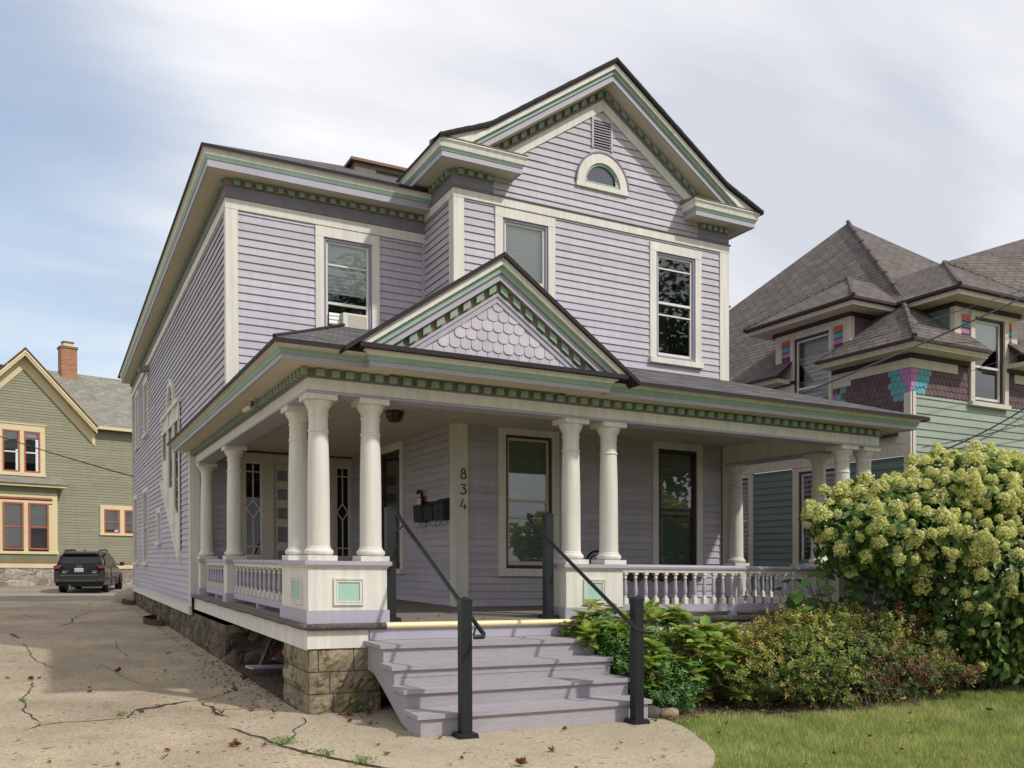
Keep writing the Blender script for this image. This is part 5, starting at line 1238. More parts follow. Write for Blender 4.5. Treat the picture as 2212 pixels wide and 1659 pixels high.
for s_ in (-1, 1):
    cpart('tail_light', lambda mb: (mb.prism([(s_*.90, -1.0, .97), (s_*.90, -1.0, 1.09), (s_*.62, -1.045, 1.09), (s_*.68, -1.045, 1.03), (s_*.70, -1.045, .97)], (0, -.025, 0)), mb.box(min(s_*.88, s_*.93), max(s_*.88, s_*.93), -1.0, -.82, .95, 1.09)), 'tail')
    cpart('reflector', lambda mb: mb.box(min(s_*.70, s_*.86), max(s_*.70, s_*.86), -1.062, -1.04, .50, .56), 'tail')
    cpart('roof_rail', lambda mb: mb.prism([(s_*.60, -.55, 1.60), (s_*.60, -.35, 1.72), (s_*.58, 1.1, 1.75), (s_*.58, 1.4, 1.62), (s_*.58, 1.1, 1.66), (s_*.6, -.3, 1.64)], (s_*.05, 0, 0)), 'cplast')
cpart('wiper', lambda mb: mb.tube([(.02, -1.04, 1.14), (-.28, -1.03, 1.16)], .015, 6), 'black')
cpart('hatch_handle', lambda mb: mb.box(-.32, .32, -1.05, -1.03, .78, .80), 'cplast')
cpart('emblem', lambda mb: mb.tube([(.085*cos(t), -1.045, 1.05+.045*sin(t)) for t in [k*pi/8 for k in range(17)]], .009, 5), 'chrome')
cpart('badge', lambda mb: (mb.box(-.62, -.40, -1.05, -1.04, .86, .875), mb.box(-.62, -.46, -1.05, -1.04, .80, .825), mb.box(.44, .66, -1.05, -1.04, .86, .875), mb.box(.46, .62, -1.05, -1.04, .79, .82)), 'chrome')
pl = cpart('number_plate', lambda mb: mb.box(-.17, .15, -1.062, -1.05, .82, .98), mat('plate_white', (.55, .57, .60), .5))
cpart('plate_band', lambda mb: mb.box(-.17, .15, -1.064, -1.0625, .82, .85), mat('plate_blue', (.08, .15, .42), .5), parent=pl)
tcu = bpy.data.curves.new('plate_text', 'FONT'); tcu.body = 'EYK 2K26'; tcu.size = .085; tcu.align_x = 'CENTER'; to = bpy.data.objects.new('tmp', tcu); COL.objects.link(to)
dg = bpy.context.evaluated_depsgraph_get(); me = bpy.data.meshes.new_from_object(to.evaluated_get(dg)); COL.objects.unlink(to); bpy.data.objects.remove(to)
me.materials.append(mat('plate_ink', (.04, .06, .16))); tt = bpy.data.objects.new('plate_characters', me); COL.objects.link(tt); tt.parent = pl; tt.rotation_euler = (pi/2, 0, 0); tt.location = (-.01, -1.0665, .875); tt.scale = (.8, 1, 1)
def wheel(x, y, steer=0):
    w = bpy.data.objects.new('wheel', None); COL.objects.link(w); w.parent = car; w.location = (x, y, .355); w.rotation_euler = (0, 0, steer)
    s = 1 if x > 0 else -1; rr = Matrix.Rotation(pi/2*s, 4, 'Y')
    def f(mb):
        mb.lathe((0, 0, 0), [(.25, -.115), (.33, -.12), (.352, -.09), (.355, 0), (.352, .09), (.33, .12), (.25, .115)], 28, cap=False); mb.v = [tuple(rr @ Vector(p)) for p in mb.v]
    cpart('tyre', f, 'tyre', 50, w)
    def g(mb):
        mb.lathe((0, 0, 0), [(.245, -.09), (.25, .10), (.235, .11), (.225, .06), (.05, .07), (.04, .085)], 24)
        for k in range(5):
            a = k*2*pi/5
            for da in (-.13, .13): mb.prism([(.05*cos(a+da)-.012, .05*sin(a+da), .09), (.05*cos(a+da)+.012, .05*sin(a+da), .09), (.235*cos(a+da)+.012, .235*sin(a+da)+.01, .10), (.235*cos(a+da)-.012, .235*sin(a+da)-.01, .10)], (0, 0, .015))
        mb.v = [tuple(rr @ Vector(p)) for p in mb.v]
    cpart('rim', g, 'rim', 0, w)
    cpart('wheel_arch', lambda mb: mb.tube([(s*.045+0, .42*cos(t), .42*sin(t)) for t in [pi*k/12 for k in range(13)]], .035, 6), 'cplast', 50, w)
for x, y, st_ in ((.79, 0, 0), (-.79, 0, 0), (.80, 2.75, .28), (-.80, 2.75, .28)): wheel(x, y, st_)
mr_ = cpart('mirror', lambda mb: (mb.prism([(.98, 1.95, 1.04), (1.16, 1.93, 1.05), (1.16, 1.93, 1.20), (1.0, 1.95, 1.20)], (0, .10, 0)), mb.box(.88, .99, 1.97, 2.02, 1.05, 1.08)), 'cplast')
cpart('mirror_glass', lambda mb: mb.prism([(1.0, 1.94, 1.06), (1.15, 1.92, 1.065), (1.15, 1.92, 1.19), (1.01, 1.94, 1.19)], (0, -.004, 0)), 'chrome', parent=mr_)
cpart('antenna', lambda mb: mb.prism([(-.02, .0, 1.655), (-.02, .18, 1.66), (-.02, .05, 1.74)], (.04, 0, 0)), 'cpaint')
cpart('underbody', lambda mb: mb.box(-.7, .7, -.9, 3.2, .24, .42), 'tyre')
cpart('exhaust', lambda mb: mb.tube([(-.35, -.9, .30), (-.35, -1.02, .29)], .035, 8), 'chrome')

# ================================================================ SMALL THINGS
def hand_rail(bx, ux, side, lab, path, group='black metal step handrails'):
    R = empty('handrail', (bx, -1.7, 0), label=lab, cat='handrail', group=group)
    for (x, y, z0, z1) in ((bx, -1.70, .006, 1.245), (ux, .20, ZF, 2.17)):
        mb = MB(); mb.box(x-.05, x+.05, y-.05, y+.05, z0+.03, z1); p = mb.build('post', M_['black'], R)
        mb = MB(); mb.box(x-.055, x+.055, y-.055, y+.055, z1+.001, z1+.018); i = len(mb.v); mb.v += [(x-.052, y-.052, z1+.018), (x+.052, y-.052, z1+.018), (x+.052, y+.052, z1+.018), (x-.052, y+.052, z1+.018), (x, y, z1+.045)]
        for a in range(4): mb.f.append((i+a, i+(a+1) % 4, i+4)); mb.m.append(0); mb.t.append(.5); mb.uv.append(None)
        mb.build('post_cap', M_['black'], p)
        mb = MB(); mb.box(x-.095, x+.095, y-.095, y+.095, z0+.001, z0+.022); mb.prism([(x-.09, y-.09, z0+.0225), (x+.09, y-.09, z0+.0225), (x+.09, y+.09, z0+.0225), (x-.09, y+.09, z0+.0225)], (0, 0, .02)); mb.build('base_plate', M_['black'], p)
    mb = MB(); mb.tube(path, .021, 10); mb.build('rail', M_['black'], R, smooth=50)
    rx = path[4][0]
    for (x, y, z) in ((ux, .20, 1.98), (bx, -1.70, .98)):
        mb = MB(); mb.tube([(x+side*.05, y, z-.03), (x+side*.09, y, z-.04), (rx, y, z+.02)], .009, 6); mb.build('bracket', M_['black'], R)
def rp(x, up_out, lo_out):
    pts = [(x+up_out, .47, 2.17), (x+up_out*.3, .45, 2.19), (x, .40, 2.17)]
    for i in range(7): t = i/6; pts.append((x, .32-t*2.10, 2.09-t*1.085))
    pts += [(x, -1.88, .96), (x+lo_out*.3, -1.95, .94), (x+lo_out, -1.95, .94)]
    return pts
hand_rail(1.02, .97, 1, 'black square-post metal handrail on the left side of the steps', rp(1.125, .0, -.13))
hand_rail(2.91, 2.95, -1, 'black square-post metal handrail on the right side of the steps, beside the shrubs', rp(2.79, .10, .14))
def rock(name, x, y, z, s, m, **k):
    b = empty if 0 else None; bm = bmesh.new(); bmesh.ops.create_icosphere(bm, subdivisions=3, radius=1); r = random.Random(int(x*100))
    ph = [r.uniform(0, 6) for _ in range(6)]
    for v in bm.verts:
        c = v.co; d = 1+.16*sin(c.x*3+ph[0])+.14*sin(c.y*4+ph[1])+.12*sin(c.z*3.3+ph[2])+.05*sin(c.x*9+c.z*7+ph[3]); v.co = Vector((c.x*s[0]*d, c.y*s[1]*d, c.z*s[2]*d))
    me = bpy.data.meshes.new(name); bm.to_mesh(me); bm.free(); me.materials.append(m); me.shade_smooth()
    o = bpy.data.objects.new(name, me); COL.objects.link(o); o.location = (x, y, z+gx(x)+gy(y)); return tag(o, **k)
rock('rock', 3.27, -1.42, .05, (.11, .10, .085), mat('dark_rock', (.07, .068, .065), .9, .3, 6, bump=.6), label='dark gray rock at the right foot of the steps', cat='rock')
rock('rock', 3.42, -1.52, .03, (.11, .09, .07), mat('tan_rock', (.25, .19, .13), .9, .3, 6, bump=.6), label='tan flat rock beside the dark one at the foot of the steps', cat='rock')
rock('boulder', -.15, 22.9, .12, (.45, .4, .30), mat('pale_boulder', (.30, .26, .20), .9, .2, 6, bump=.5), label='pale rounded boulder at the rear corner of the lilac house', cat='boulder')
for i, (x, y, lab) in enumerate(((-.08, 13.4, 'rusty curved window well nearer the porch along the stone foundation'), (-.08, 22.0, 'rusty curved window well at the rear corner of the lilac house'))):
    w = empty('window_well', (x, y, 0), label=lab, cat='window well', group='rusty window wells')
    mb = MB(); n = 14; R0 = .62 if i == 0 else .5; zb = gy(y)
    for k in range(n):
        a, b = pi/2+pi*k/n, pi/2+pi*(k+1)/n
        qd = [(x+R0*.62*cos(t), y+R0*1.6*sin(t)) for t in (a, b)]; qi = [(x+(R0*.62-.02)*cos(t), y+(R0*1.6-.02)*sin(t)) for t in (a, b)]
        for h0, h1 in ((0, .14),):
            mb.poly([(qd[0][0], qd[0][1], zb+h0), (qd[1][0], qd[1][1], zb+h0), (qd[1][0], qd[1][1], zb+h1), (qd[0][0], qd[0][1], zb+h1)])
            mb.poly([(qi[0][0], qi[0][1], zb+h0), (qi[1][0], qi[1][1], zb+h0), (qi[1][0], qi[1][1], zb+h1), (qi[0][0], qi[0][1], zb+h1)])
            mb.poly([(qd[0][0], qd[0][1], zb+h1), (qd[1][0], qd[1][1], zb+h1), (qi[1][0], qi[1][1], zb+h1), (qi[0][0], qi[0][1], zb+h1)])
    mb.build('steel_ring', M_['iron'], w)
    mb = MB(); mb.poly([(x+R0*.6*cos(pi/2+pi*k/12), y+R0*1.58*sin(pi/2+pi*k/12), zb+.008) for k in range(13)]); mb.build('well_floor', M_['crack'], w, fix=False)
# scrap boards under the porch
r = random.Random(9)
for lab, x, y, z, L_, w_, rz, ry, mm in (('gray painted board lying flat on the scrap pile under the porch', .42, 3.55, .10, .75, .20, .3, .06, 'lav'), ('pale gray board under the others at the edge of the scrap pile', .50, 4.15, .05, .7, .22, -.2, .02, 'white'),
    ('long dark stick leaning out of the scrap pile under the porch', .55, 4.6, .28, 1.2, .04, 1.1, -.5, 'wood'), ('reddish brown broken board on top of the scrap pile', .75, 4.4, .24, .6, .12, .9, -.3, 'redw'), ('weathered brown plank at the back of the scrap pile', .95, 4.0, .18, .9, .13, .1, .0, 'wood'), ('short square timber at the back of the scrap pile', 1.1, 3.3, .22, .6, .08, -.1, .1, 'wood')):
    if 'redw' not in M_: M_['redw'] = mat('reddish_wood', (.20, .085, .04), .85, .3, 6, (8, 1, 8), bump=.3)
    mb = MB(); mb.box(-L_/2, L_/2, -w_/2, w_/2, -.012, .012); o = mb.build('scrap_board', M_[mm], None, local=True, label=lab, cat='board', group='scrap boards under the porch')
    o.location = (x, y, z+gx(x)); o.rotation_euler = (random.uniform(-.15, .15), ry, rz)
# porch furniture
T = empty('wicker_table', (5.55, 1.75, ZF), label='brown woven wicker table with four legs behind the balustrade', cat='table')
wick = mat('brown_wicker', (.085, .05, .032), .7, .35, 60, bump=.8, bscale=120)
mb = MB(); mb.box(4.98, 6.10, 1.45, 2.05, 1.485, 1.52); mb.build('table_top', wick, T)
mb = MB()
for yy in (1.46, 2.03):
    pts = [(4.99, yy, 1.485)]+[(4.99+i*.1387, yy, 1.375+.035*cos(i*pi)) for i in range(9)]+[(6.09, yy, 1.485)]
    mb.prism(pts, (0, .015, 0))
for xx in (4.985, 6.08): mb.box(xx, xx+.015, 1.475, 2.03, 1.37, 1.484)
for i in range(14):
    for yy in (1.455,): mb.tube([(5.0+i*.08, yy, 1.39), (5.04+i*.08, yy-.006, 1.43), (5.0+i*.08, yy, 1.48)], .006, 4)
mb.build('apron', wick, T)
for xx in (5.28, 5.62, 6.03):
    mb = MB(); mb.tube([(xx, 1.5, ZF), (xx+.01, 1.5, 1.42)], .02, 8); mb.build('leg', wick, T)
mb = MB(); mb.tube([(5.05, 2.0, ZF), (5.0, 2.0, 1.42)], .018, 8); mb.build('leg', wick, T)
mb = MB(); mb.tube([(5.25, 1.5, 1.11), (6.05, 1.5, 1.12)], .013, 6); mb.tube([(5.25, 1.5, 1.07), (6.05, 1.5, 1.08)], .010, 6); mb.build('stretcher', wick, T)
Ch = empty('folding_chair', (4.5, 1.5, ZF), label='black chair with a round hoop back, half hidden by the porch column', cat='chair')
mb = MB(); mb.tube([(4.45+.16*cos(t), 1.5, 1.62+.16*sin(t)) for t in [k*pi/10 for k in range(21)]], .018, 6); mb.tube([(4.45+.11*cos(t), 1.5, 1.62+.11*sin(t)) for t in [k*pi/10 for k in range(21)]], .010, 6); mb.build('backrest', M_['black'], Ch, smooth=60)
mb = MB(); mb.box(4.27, 4.66, 1.3, 1.7, 1.36, 1.39); mb.build('seat', M_['black'], Ch)
for a, b in (((4.28, 1.5, 1.6), (4.30, 1.66, ZF)), ((4.62, 1.5, 1.6), (4.66, 1.66, ZF)), ((4.30, 1.62, 1.38), (4.28, 1.3, ZF)), ((4.66, 1.62, 1.38), (4.90, 1.3, ZF))):
    mb = MB(); mb.tube([a, b], .012, 6); mb.build('leg', M_['black'], Ch)
# overhead cables
def cable(lab, a, b, sag, rad, n=16):
    a, b = Vector(a), Vector(b); mb = MB(); mb.tube([a.lerp(b, i/n)-Vector((0, 0, sag*4*(i/n)*(1-i/n))) for i in range(n+1)], rad, 5)
    return mb.build('overhead_cable', M_['black'], None, base=tuple(b), label=lab, cat='cable', group='overhead service cables', fix=False)
cable('thick black cable crossing low in front of the green house roofs to the porch roof', (16.5, .6, 8.15), (8.0, 1.2, 4.28), .12, .016)
cable('thin cable above the thick one, crossing in front of the green house dormers', (16.5, .6, 7.85), (8.1, 1.2, 4.85), .05, .007)
cable('thick black drop cable falling to the corner of the green house', (16.5, 1.2, 6.35), (11.3, 1.6, 3.55), .28, .015)
cable('thin drop cable just below the thick one at the corner of the green house', (16.5, 1.2, 5.2), (11.15, 1.55, 3.7), .12, .008)
cable('faint cable in front of the scalloped maroon shingles of the green house', (16.5, .9, 6.7), (9.6, 1.2, 4.3), .06, .006)
cable('thin black cable running from the olive house to the rear of the lilac house', (-9, 21, 6.95), (-.06, 21.4, 4.15), .18, .016)
fl = empty('flood_light', (-.05, 16.2, 6.55), label='small gray flood light under the eave on the driveway side', cat='flood light')
mb = MB(); mb.prism([(-.06, 16.1, 6.5), (-.30, 16.1, 6.45), (-.34, 16.1, 6.55), (-.1, 16.1, 6.64)], (0, .28, 0)); mb.build('lamp_hood', mat('gray_hood', (.2, .18, .17), .6), fl)

# ================================================================ PLANTS
def leaves(C, D, Nn, L, Wd, fold=.18, curl=.0):
    """six-point folded leaves -> verts, quads"""
    D = D/np.linalg.norm(D, axis=1)[:, None]; Sd = np.cross(D, Nn); Sd /= np.linalg.norm(Sd, axis=1)[:, None]+1e-9; Nn = np.cross(Sd, D)
    L = np.broadcast_to(L, len(C))[:, None]; Wd = np.broadcast_to(Wd, len(C))[:, None]
    def P(a, b, h): return C+D*L*a+Sd*Wd*b+Nn*Wd*h
    V = np.stack([P(0, 0, 0), P(.28, .42, fold), P(.66, .40, fold-curl), P(1, 0, -curl*2), P(.66, -.40, fold-curl), P(.28, -.42, fold)], 1).reshape(-1, 3)
    i = np.arange(len(C))[:, None]*6
    F = np.concatenate([i+np.array([[0, 1, 2, 3]]), i+np.array([[0, 3, 4, 5]])], 1).reshape(-1, 4)
    return V, F
def rdir(n):
    v = rng.normal(size=(n, 3)); return v/np.linalg.norm(v, axis=1)[:, None]
def crown(ells, n, rmin=.72, lump=.10, seed=0, zmin=.02, keep=None, pw=.6):
    tot = sum(a*b+b*c+a*c for _, (a, b, c) in ells); P, Nv = [], []
    for (c, r) in ells:
        r = np.array(r); k = int(n*(r[0]*r[1]+r[1]*r[2]+r[0]*r[2])/tot*1.35); d = rdir(k)
        lm = 1+lump*(np.sin(d[:, 0]*5+seed)*np.sin(d[:, 1]*6+seed*2)+np.sin(d[:, 2]*7+d[:, 0]*4+seed*3)*.8+.5*np.sin(d[:, 0]*13+d[:, 2]*11+seed))
        rad = (rmin+(1-rmin)*rng.random(k)**pw)*lm; p = np.array(c)+d*r*rad[:, None]; nn = d/r; nn /= np.linalg.norm(nn, axis=1)[:, None]
        ok = p[:, 2] > zmin
        for (c2, r2) in ells:
            if c2 is c: continue
            ok &= (((p-np.array(c2))/np.array(r2))**2).sum(1) > rmin*rmin*.85
        P.append(p[ok]); Nv.append(nn[ok])
    P, Nv = np.concatenate(P), np.concatenate(Nv)
    if keep is not None: m_ = keep(P); P, Nv = P[m_], Nv[m_]
    return P, Nv
def leafcloud(name, P, Nv, L, W, mt, parent, tint, updir=.35, jit=.7, droop=.25, fold=.2, curl=.05, **k):
    n = len(P); nn = Nv+np.array([0, 0, updir])+rng.normal(size=(n, 3))*jit*.5; ax = Nv*.6+rdir(n)*jit; ax[:, 2] -= droop
    ax -= nn*(ax*nn).sum(1)[:, None]/((nn*nn).sum(1)[:, None]); s = rng.uniform(.65, 1.25, n)
    V, F = leaves(P, ax, nn, L*s, W*s, fold, curl)
    return np_mesh(name, V, F, np.repeat(tint, 2), mt, parent, smooth=False, **k)
def stems(name, base, tips, mt, parent, r0=.014, r1=.004, spread=.12):
    mb = MB(); r = random.Random(3)
    for t in tips:
        b = Vector((base[0]+r.uniform(-spread, spread), base[1]+r.uniform(-spread, spread), base[2])); t = Vector(t)
        mid = b.lerp(t, .5)+Vector((r.uniform(-.06, .06), r.uniform(-.06, .06), .12)); mb.tube([b, b.lerp(mid, .6), mid, mid.lerp(t, .6), t], [r0, r0*.8, (r0+r1)/2, r1*1.3, r1], 5)
    return mb.build(name, mt, parent, fix=False)
def vn(x, y, sc, seed=0):
    g = np.random.default_rng(seed).random((64, 64)); a, b = x/sc, y/sc; i, j = np.floor(a).astype(int), np.floor(b).astype(int); u, v = a-i, b-j; u, v = u*u*(3-2*u), v*v*(3-2*v)
    q = lambda p, r_: g[p % 64, r_ % 64]
    return (q(i, j)*(1-u)+q(i+1, j)*u)*(1-v)+(q(i, j+1)*(1-u)+q(i+1, j+1)*u)*v
def sprigs(P, Nv, ln, nl, L, W, up_=.6, jit=.5):
    """leafy shoots: nl leaves along each shoot"""
    n = len(P); ax = Nv*.7+np.array([0, 0, up_])+rng.normal(size=(n, 3))*jit; ax /= np.linalg.norm(ax, axis=1)[:, None]; l = ln*rng.uniform(.5, 1.4, n)
    k = np.tile(np.arange(nl), n); C = np.repeat(P, nl, 0)+np.repeat(ax*l[:, None], nl, 0)*(k/(nl-1)-.5)[:, None]
    t1 = np.cross(ax, np.array([.3, .2, .9])); t1 /= np.linalg.norm(t1, axis=1)[:, None]; t2 = np.cross(ax, t1); ph = k*2.4+np.repeat(rng.uniform(0, 6, n), nl)
    D = np.repeat(t1, nl, 0)*np.cos(ph)[:, None]+np.repeat(t2, nl, 0)*np.sin(ph)[:, None]+np.repeat(ax, nl, 0)*.45; N_ = np.repeat(ax, nl, 0)+rng.normal(size=(n*nl, 3))*.3
    s = rng.uniform(.6, 1.3, n*nl)*np.repeat(rng.uniform(.7, 1.3, n), nl)
    return leaves(C, D, N_, L*s, W*s, .2, .06)
M_['bark'] = mat('shrub_bark', (.10, .075, .05), .9, .3, 12, bump=.4)
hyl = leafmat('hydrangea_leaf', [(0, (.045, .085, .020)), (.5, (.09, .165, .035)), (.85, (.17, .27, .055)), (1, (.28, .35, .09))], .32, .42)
hyf = leafmat('hydrangea_flower', [(0, (.34, .38, .09)), (.35, (.58, .60, .18)), (.75, (.78, .77, .34)), (1, (.86, .82, .52))], .35, .7, .12)
HY = empty('hydrangea_bush', (8.9, -1.2, 0), label='big hydrangea bush covered in lime-yellow flower heads at the right end of the porch', cat='bush')
EL = [((9.2, -1.15, 1.55), (1.75, 1.15, 1.45)), ((7.52, -1.0, 2.05), (1.38, .8, .62)), ((10.4, -1.5, 1.35), (1.5, 1.2, 1.6)), ((9.0, -1.1, 2.45), (1.35, .9, .66))]
kp = lambda P: (P[:, 1] < np.where(P[:, 0] < 8.6, -.12, .8))
P, Nv = crown(EL, 13000, .66, .14, 1, .05, kp)
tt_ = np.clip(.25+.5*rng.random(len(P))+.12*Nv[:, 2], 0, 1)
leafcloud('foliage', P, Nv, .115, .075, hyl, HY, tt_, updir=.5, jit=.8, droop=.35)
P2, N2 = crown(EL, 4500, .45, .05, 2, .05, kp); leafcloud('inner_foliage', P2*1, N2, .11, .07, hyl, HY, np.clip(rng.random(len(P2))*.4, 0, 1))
ti = P[rng.choice(len(P), 60, replace=False)]; stems('stems', (8.95, -1.15, -.02), [tuple(t) for t in ti], M_['bark'], HY, .016, .004, .28)
def headmesh(i):
    n = 300; d = rdir(n); d[:, 2] = np.abs(d[:, 2])*1.0-.25*rng.random(n); rad = rng.uniform(.74, 1.02, n); nn = d.copy()
    c = d*np.array([.080, .080, .105])*rad[:, None]; c[:, :2] *= (1-.35*np.clip(c[:, 2:3]/.105, 0, 1)); c += np.sin(c*70+i)*.006
    V, F = leaves(c, rdir(n), nn+rdir(n)*.45, rng.uniform(.020, .030, n), rng.uniform(.022, .032, n), .1, 0)
    return V, F, np.repeat(np.clip(rng.normal(.55, .2, n)+.15*d[:, 2], 0, 1), 2)
HM = []
for i in range(6):
    V, F, t = headmesh(i); HM.append((V, F, t))
PF, NF = crown(EL, 3000, 1.0, .14, 1, .3, kp, 1)
wgt = np.clip((PF[:, 2]-.1)/2.2, .05, 1)**1.2*np.clip(.5-NF[:, 1]*.7+NF[:, 2]*.5, .02, 1.5); order = rng.permutation(len(PF)); sel = []
for j in order:
    if rng.random() > wgt[j]*1.5: continue
    if all(((PF[j]-PF[q])**2).sum() > .0125 if PF[j][2] > 1.7 else ((PF[j]-PF[q])**2).sum() > .034 for q in sel): sel.append(j)
    if len(sel) >= 640: break
cam = np.array(CAM); score = [(-(NF[j] @ ((cam-PF[j])/np.linalg.norm(cam-PF[j])))*3+np.linalg.norm(cam-PF[j])*.3, j) for j in sel]; score.sort()
hmesh = []
for i, (V, F, t) in enumerate(HM):
    o = np_mesh('flower_head', V, F, t, hyf); hmesh.append(o.data); bpy.data.objects.remove(o)
for me in hmesh:   # undo the ground shear baked for this local mesh
    for v in me.vertices: v.co.z -= gx(v.co.x)
SV, SF, STt, off = [], [], [], 0
hb = HY['_b']
for k, (sc, j) in enumerate(score):
    s = (rng.uniform(.5, 1.05) if rng.random() < .65 else rng.uniform(1.0, 1.45))*(1 if PF[j][2] > 1.3 else .72); nrm = Vector(NF[j])+Vector((0, 0, .7)); q = nrm.to_track_quat('Z', 'Y'); rz = rng.uniform(0, 6.28); i = k % 6
    p = PF[j]+NF[j]*.02
    if k < 100:
        o = bpy.data.objects.new('flower_head', hmesh[i]); COL.objects.link(o); o.parent = HY; o.location = (p[0]-hb[0], p[1]-hb[1], p[2]+gx(p[0])-hb[2]); o.rotation_mode = 'QUATERNION'; o.rotation_quaternion = q @ Matrix.Rotation(rz, 3, 'Z').to_quaternion(); o.scale = (s, s, s*rng.uniform(.85, 1.2))
    else:
        Rm = np.array((q @ Matrix.Rotation(rz, 3, 'Z').to_quaternion()).to_matrix()); V, F, t = HM[i]; SV.append((V*s) @ Rm.T+p); SF.append(F+off); STt.append(t); off += len(V)
np_mesh('flower_heads', np.concatenate(SV), np.concatenate(SF), np.concatenate(STt), hyf, HY, kind='stuff')

# red-brown spirea
spl = leafmat('spirea_leaf', [(0, (.05, .07, .028)), (.35, (.11, .17, .042)), (.6, (.24, .30, .06)), (.75, (.44, .38, .09)), (.85, (.40, .17, .08)), (1, (.17, .10, .06))], .25, .55)
spb = leafmat('spirea_seed_head', [(0, (0.112, 0.068, 0.045)), (1, (0.255, 0.150, 0.090))], .1, .8)
SP = empty('spirea_bush', (6.2, -1.2, 0), label='low spreading spirea bush with yellow-green and reddish leaves and brown seed heads', cat='bush')
ES = [((6.25, -1.15, .42), (1.45, .85, .62)), ((5.25, -1.15, .42), (.95, .80, .48)), ((7.3, -1.2, .30), (1.0, .75, .48)), ((6.0, -1.0, .70), (.75, .55, .42))]
kp2 = lambda P: P[:, 1] < -.10
P, Nv = crown(ES, 3400, .68, .24, 4, .0, kp2)
cl = vn(P[:, 0]*1.0+P[:, 2]*.8+20, P[:, 1]+P[:, 2]*.6+20, .26, 5); c2 = vn(P[:, 0]+9, P[:, 2]+P[:, 1]+9, .42, 6)
tint = np.clip(.50-.09*(P[:, 0]-5.4)+.42*(cl-.5)+.16*Nv[:, 2]+rng.normal(0, .05, len(P)), .05, .72)
brown = (c2+.13*(P[:, 0]-6.1)+rng.normal(0, .07, len(P))) > .78; tint[brown] = .97; hot = (rng.random(len(P)) < .05) & ~brown; tint[hot] = rng.choice([.74, .78, .84], hot.sum())
V, F = sprigs(P, Nv, .12, 11, .040, .024); tl_ = np.clip(np.repeat(tint, 11)+rng.normal(0, .04, len(P)*11), 0, 1); np_mesh('foliage', V, F, np.repeat(tl_, 2), spl, SP)
P2, N2 = crown(ES, 4000, .4, .05, 5, .0, kp2); leafcloud('inner_foliage', P2, N2, .05, .03, spl, SP, rng.random(len(P2))*.3)
P3, N3 = crown(ES, 560, .96, .13, 4, .1, lambda P: (P[:, 1] < -.10) & ((P[:, 0] > 5.7) | (P[:, 2] < .4)), 1)
CC = np.repeat(P3, 34, 0)+rng.normal(size=(len(P3)*34, 3))*np.array([.028, .028, .012]); V, F = leaves(CC, rdir(len(CC)), rdir(len(CC)), .012, .012); np_mesh('seed_heads', V, F, np.repeat(rng.random(len(CC)), 2), spb, SP, kind='stuff')
# leggy young shoots
st = P[rng.choice(len(P), 90)]; stems('stems', (6.2, -1.15, -.02), [tuple(t*np.array([1, 1, 1])+np.array([0, 0, .03])) for t in st], M_['bark'], SP, .007, .002, .9)

# leafy young hydrangea in whorls
yl = leafmat('young_leaf', [(0, (0.070, 0.131, 0.032)), (.5, (0.175, 0.289, 0.052)), (.85, (0.333, 0.455, 0.088)), (.95, (0.595, 0.525, 0.123)), (1, (0.525, 0.350, 0.158))], .35, .42)
YH = empty('leafy_shrub', (3.95, -.9, 0), label='bright green broad-leaved shrub with pointed leaves in whorls, beside the spirea bush', cat='shrub')
CC, DD, NN, TT = [], [], [], []
tips = []
for k in range(150):
    x = rng.uniform(3.3, 5.0); y = rng.uniform(-1.35, -.2); h = 1.10-.26*abs(x-4.05)-.42*max(0, -y-.55); z = h*rng.uniform(.50, 1.12) if rng.random() < .75 else rng.uniform(.12, .6)
    if k < 14: x = rng.uniform(3.0, 3.7); y = rng.uniform(-.6, -.15); z = rng.uniform(.7, 1.15)
    tips.append((x, y, z)); m = rng.integers(5, 9); a0 = rng.uniform(0, 6.28); lean = Vector((x-4.0, (y+.7), 0))*.25
    for lv in range(2):
        for i in range(m):
            a = a0+lv*.5+i*2*pi/m+rng.normal(0, .15); el_ = (.25 if lv == 0 else .75)+rng.normal(0, .15); d = Vector((cos(a), sin(a), math.tan(el_)*.6-.15+rng.normal(0, .12)))+lean
            CC.append((x, y, z-.03*(1-lv))); DD.append(tuple(d)); nn = Vector((-.3*cos(a), -.3*sin(a), 1))+Vector(rng.normal(0, .15, 3)); NN.append(tuple(nn)); TT.append((lv*.22+rng.uniform(.25, .72)) if rng.random() > .04 else rng.uniform(.9, 1))
CC, DD, NN, TT = map(np.array, (CC, DD, NN, TT)); n = len(CC); sz = rng.uniform(.12, .22, n)*np.where(TT > .75, .75, 1)
V, F = leaves(CC, DD, NN, sz, sz*.64, .16, .10); np_mesh('foliage', V, F, np.repeat(np.clip(TT+.12, 0, 1), 2), yl, YH)
stems('stems', (4.05, -.75, -.02), tips, M_['bark'], YH, .006, .003, .35)
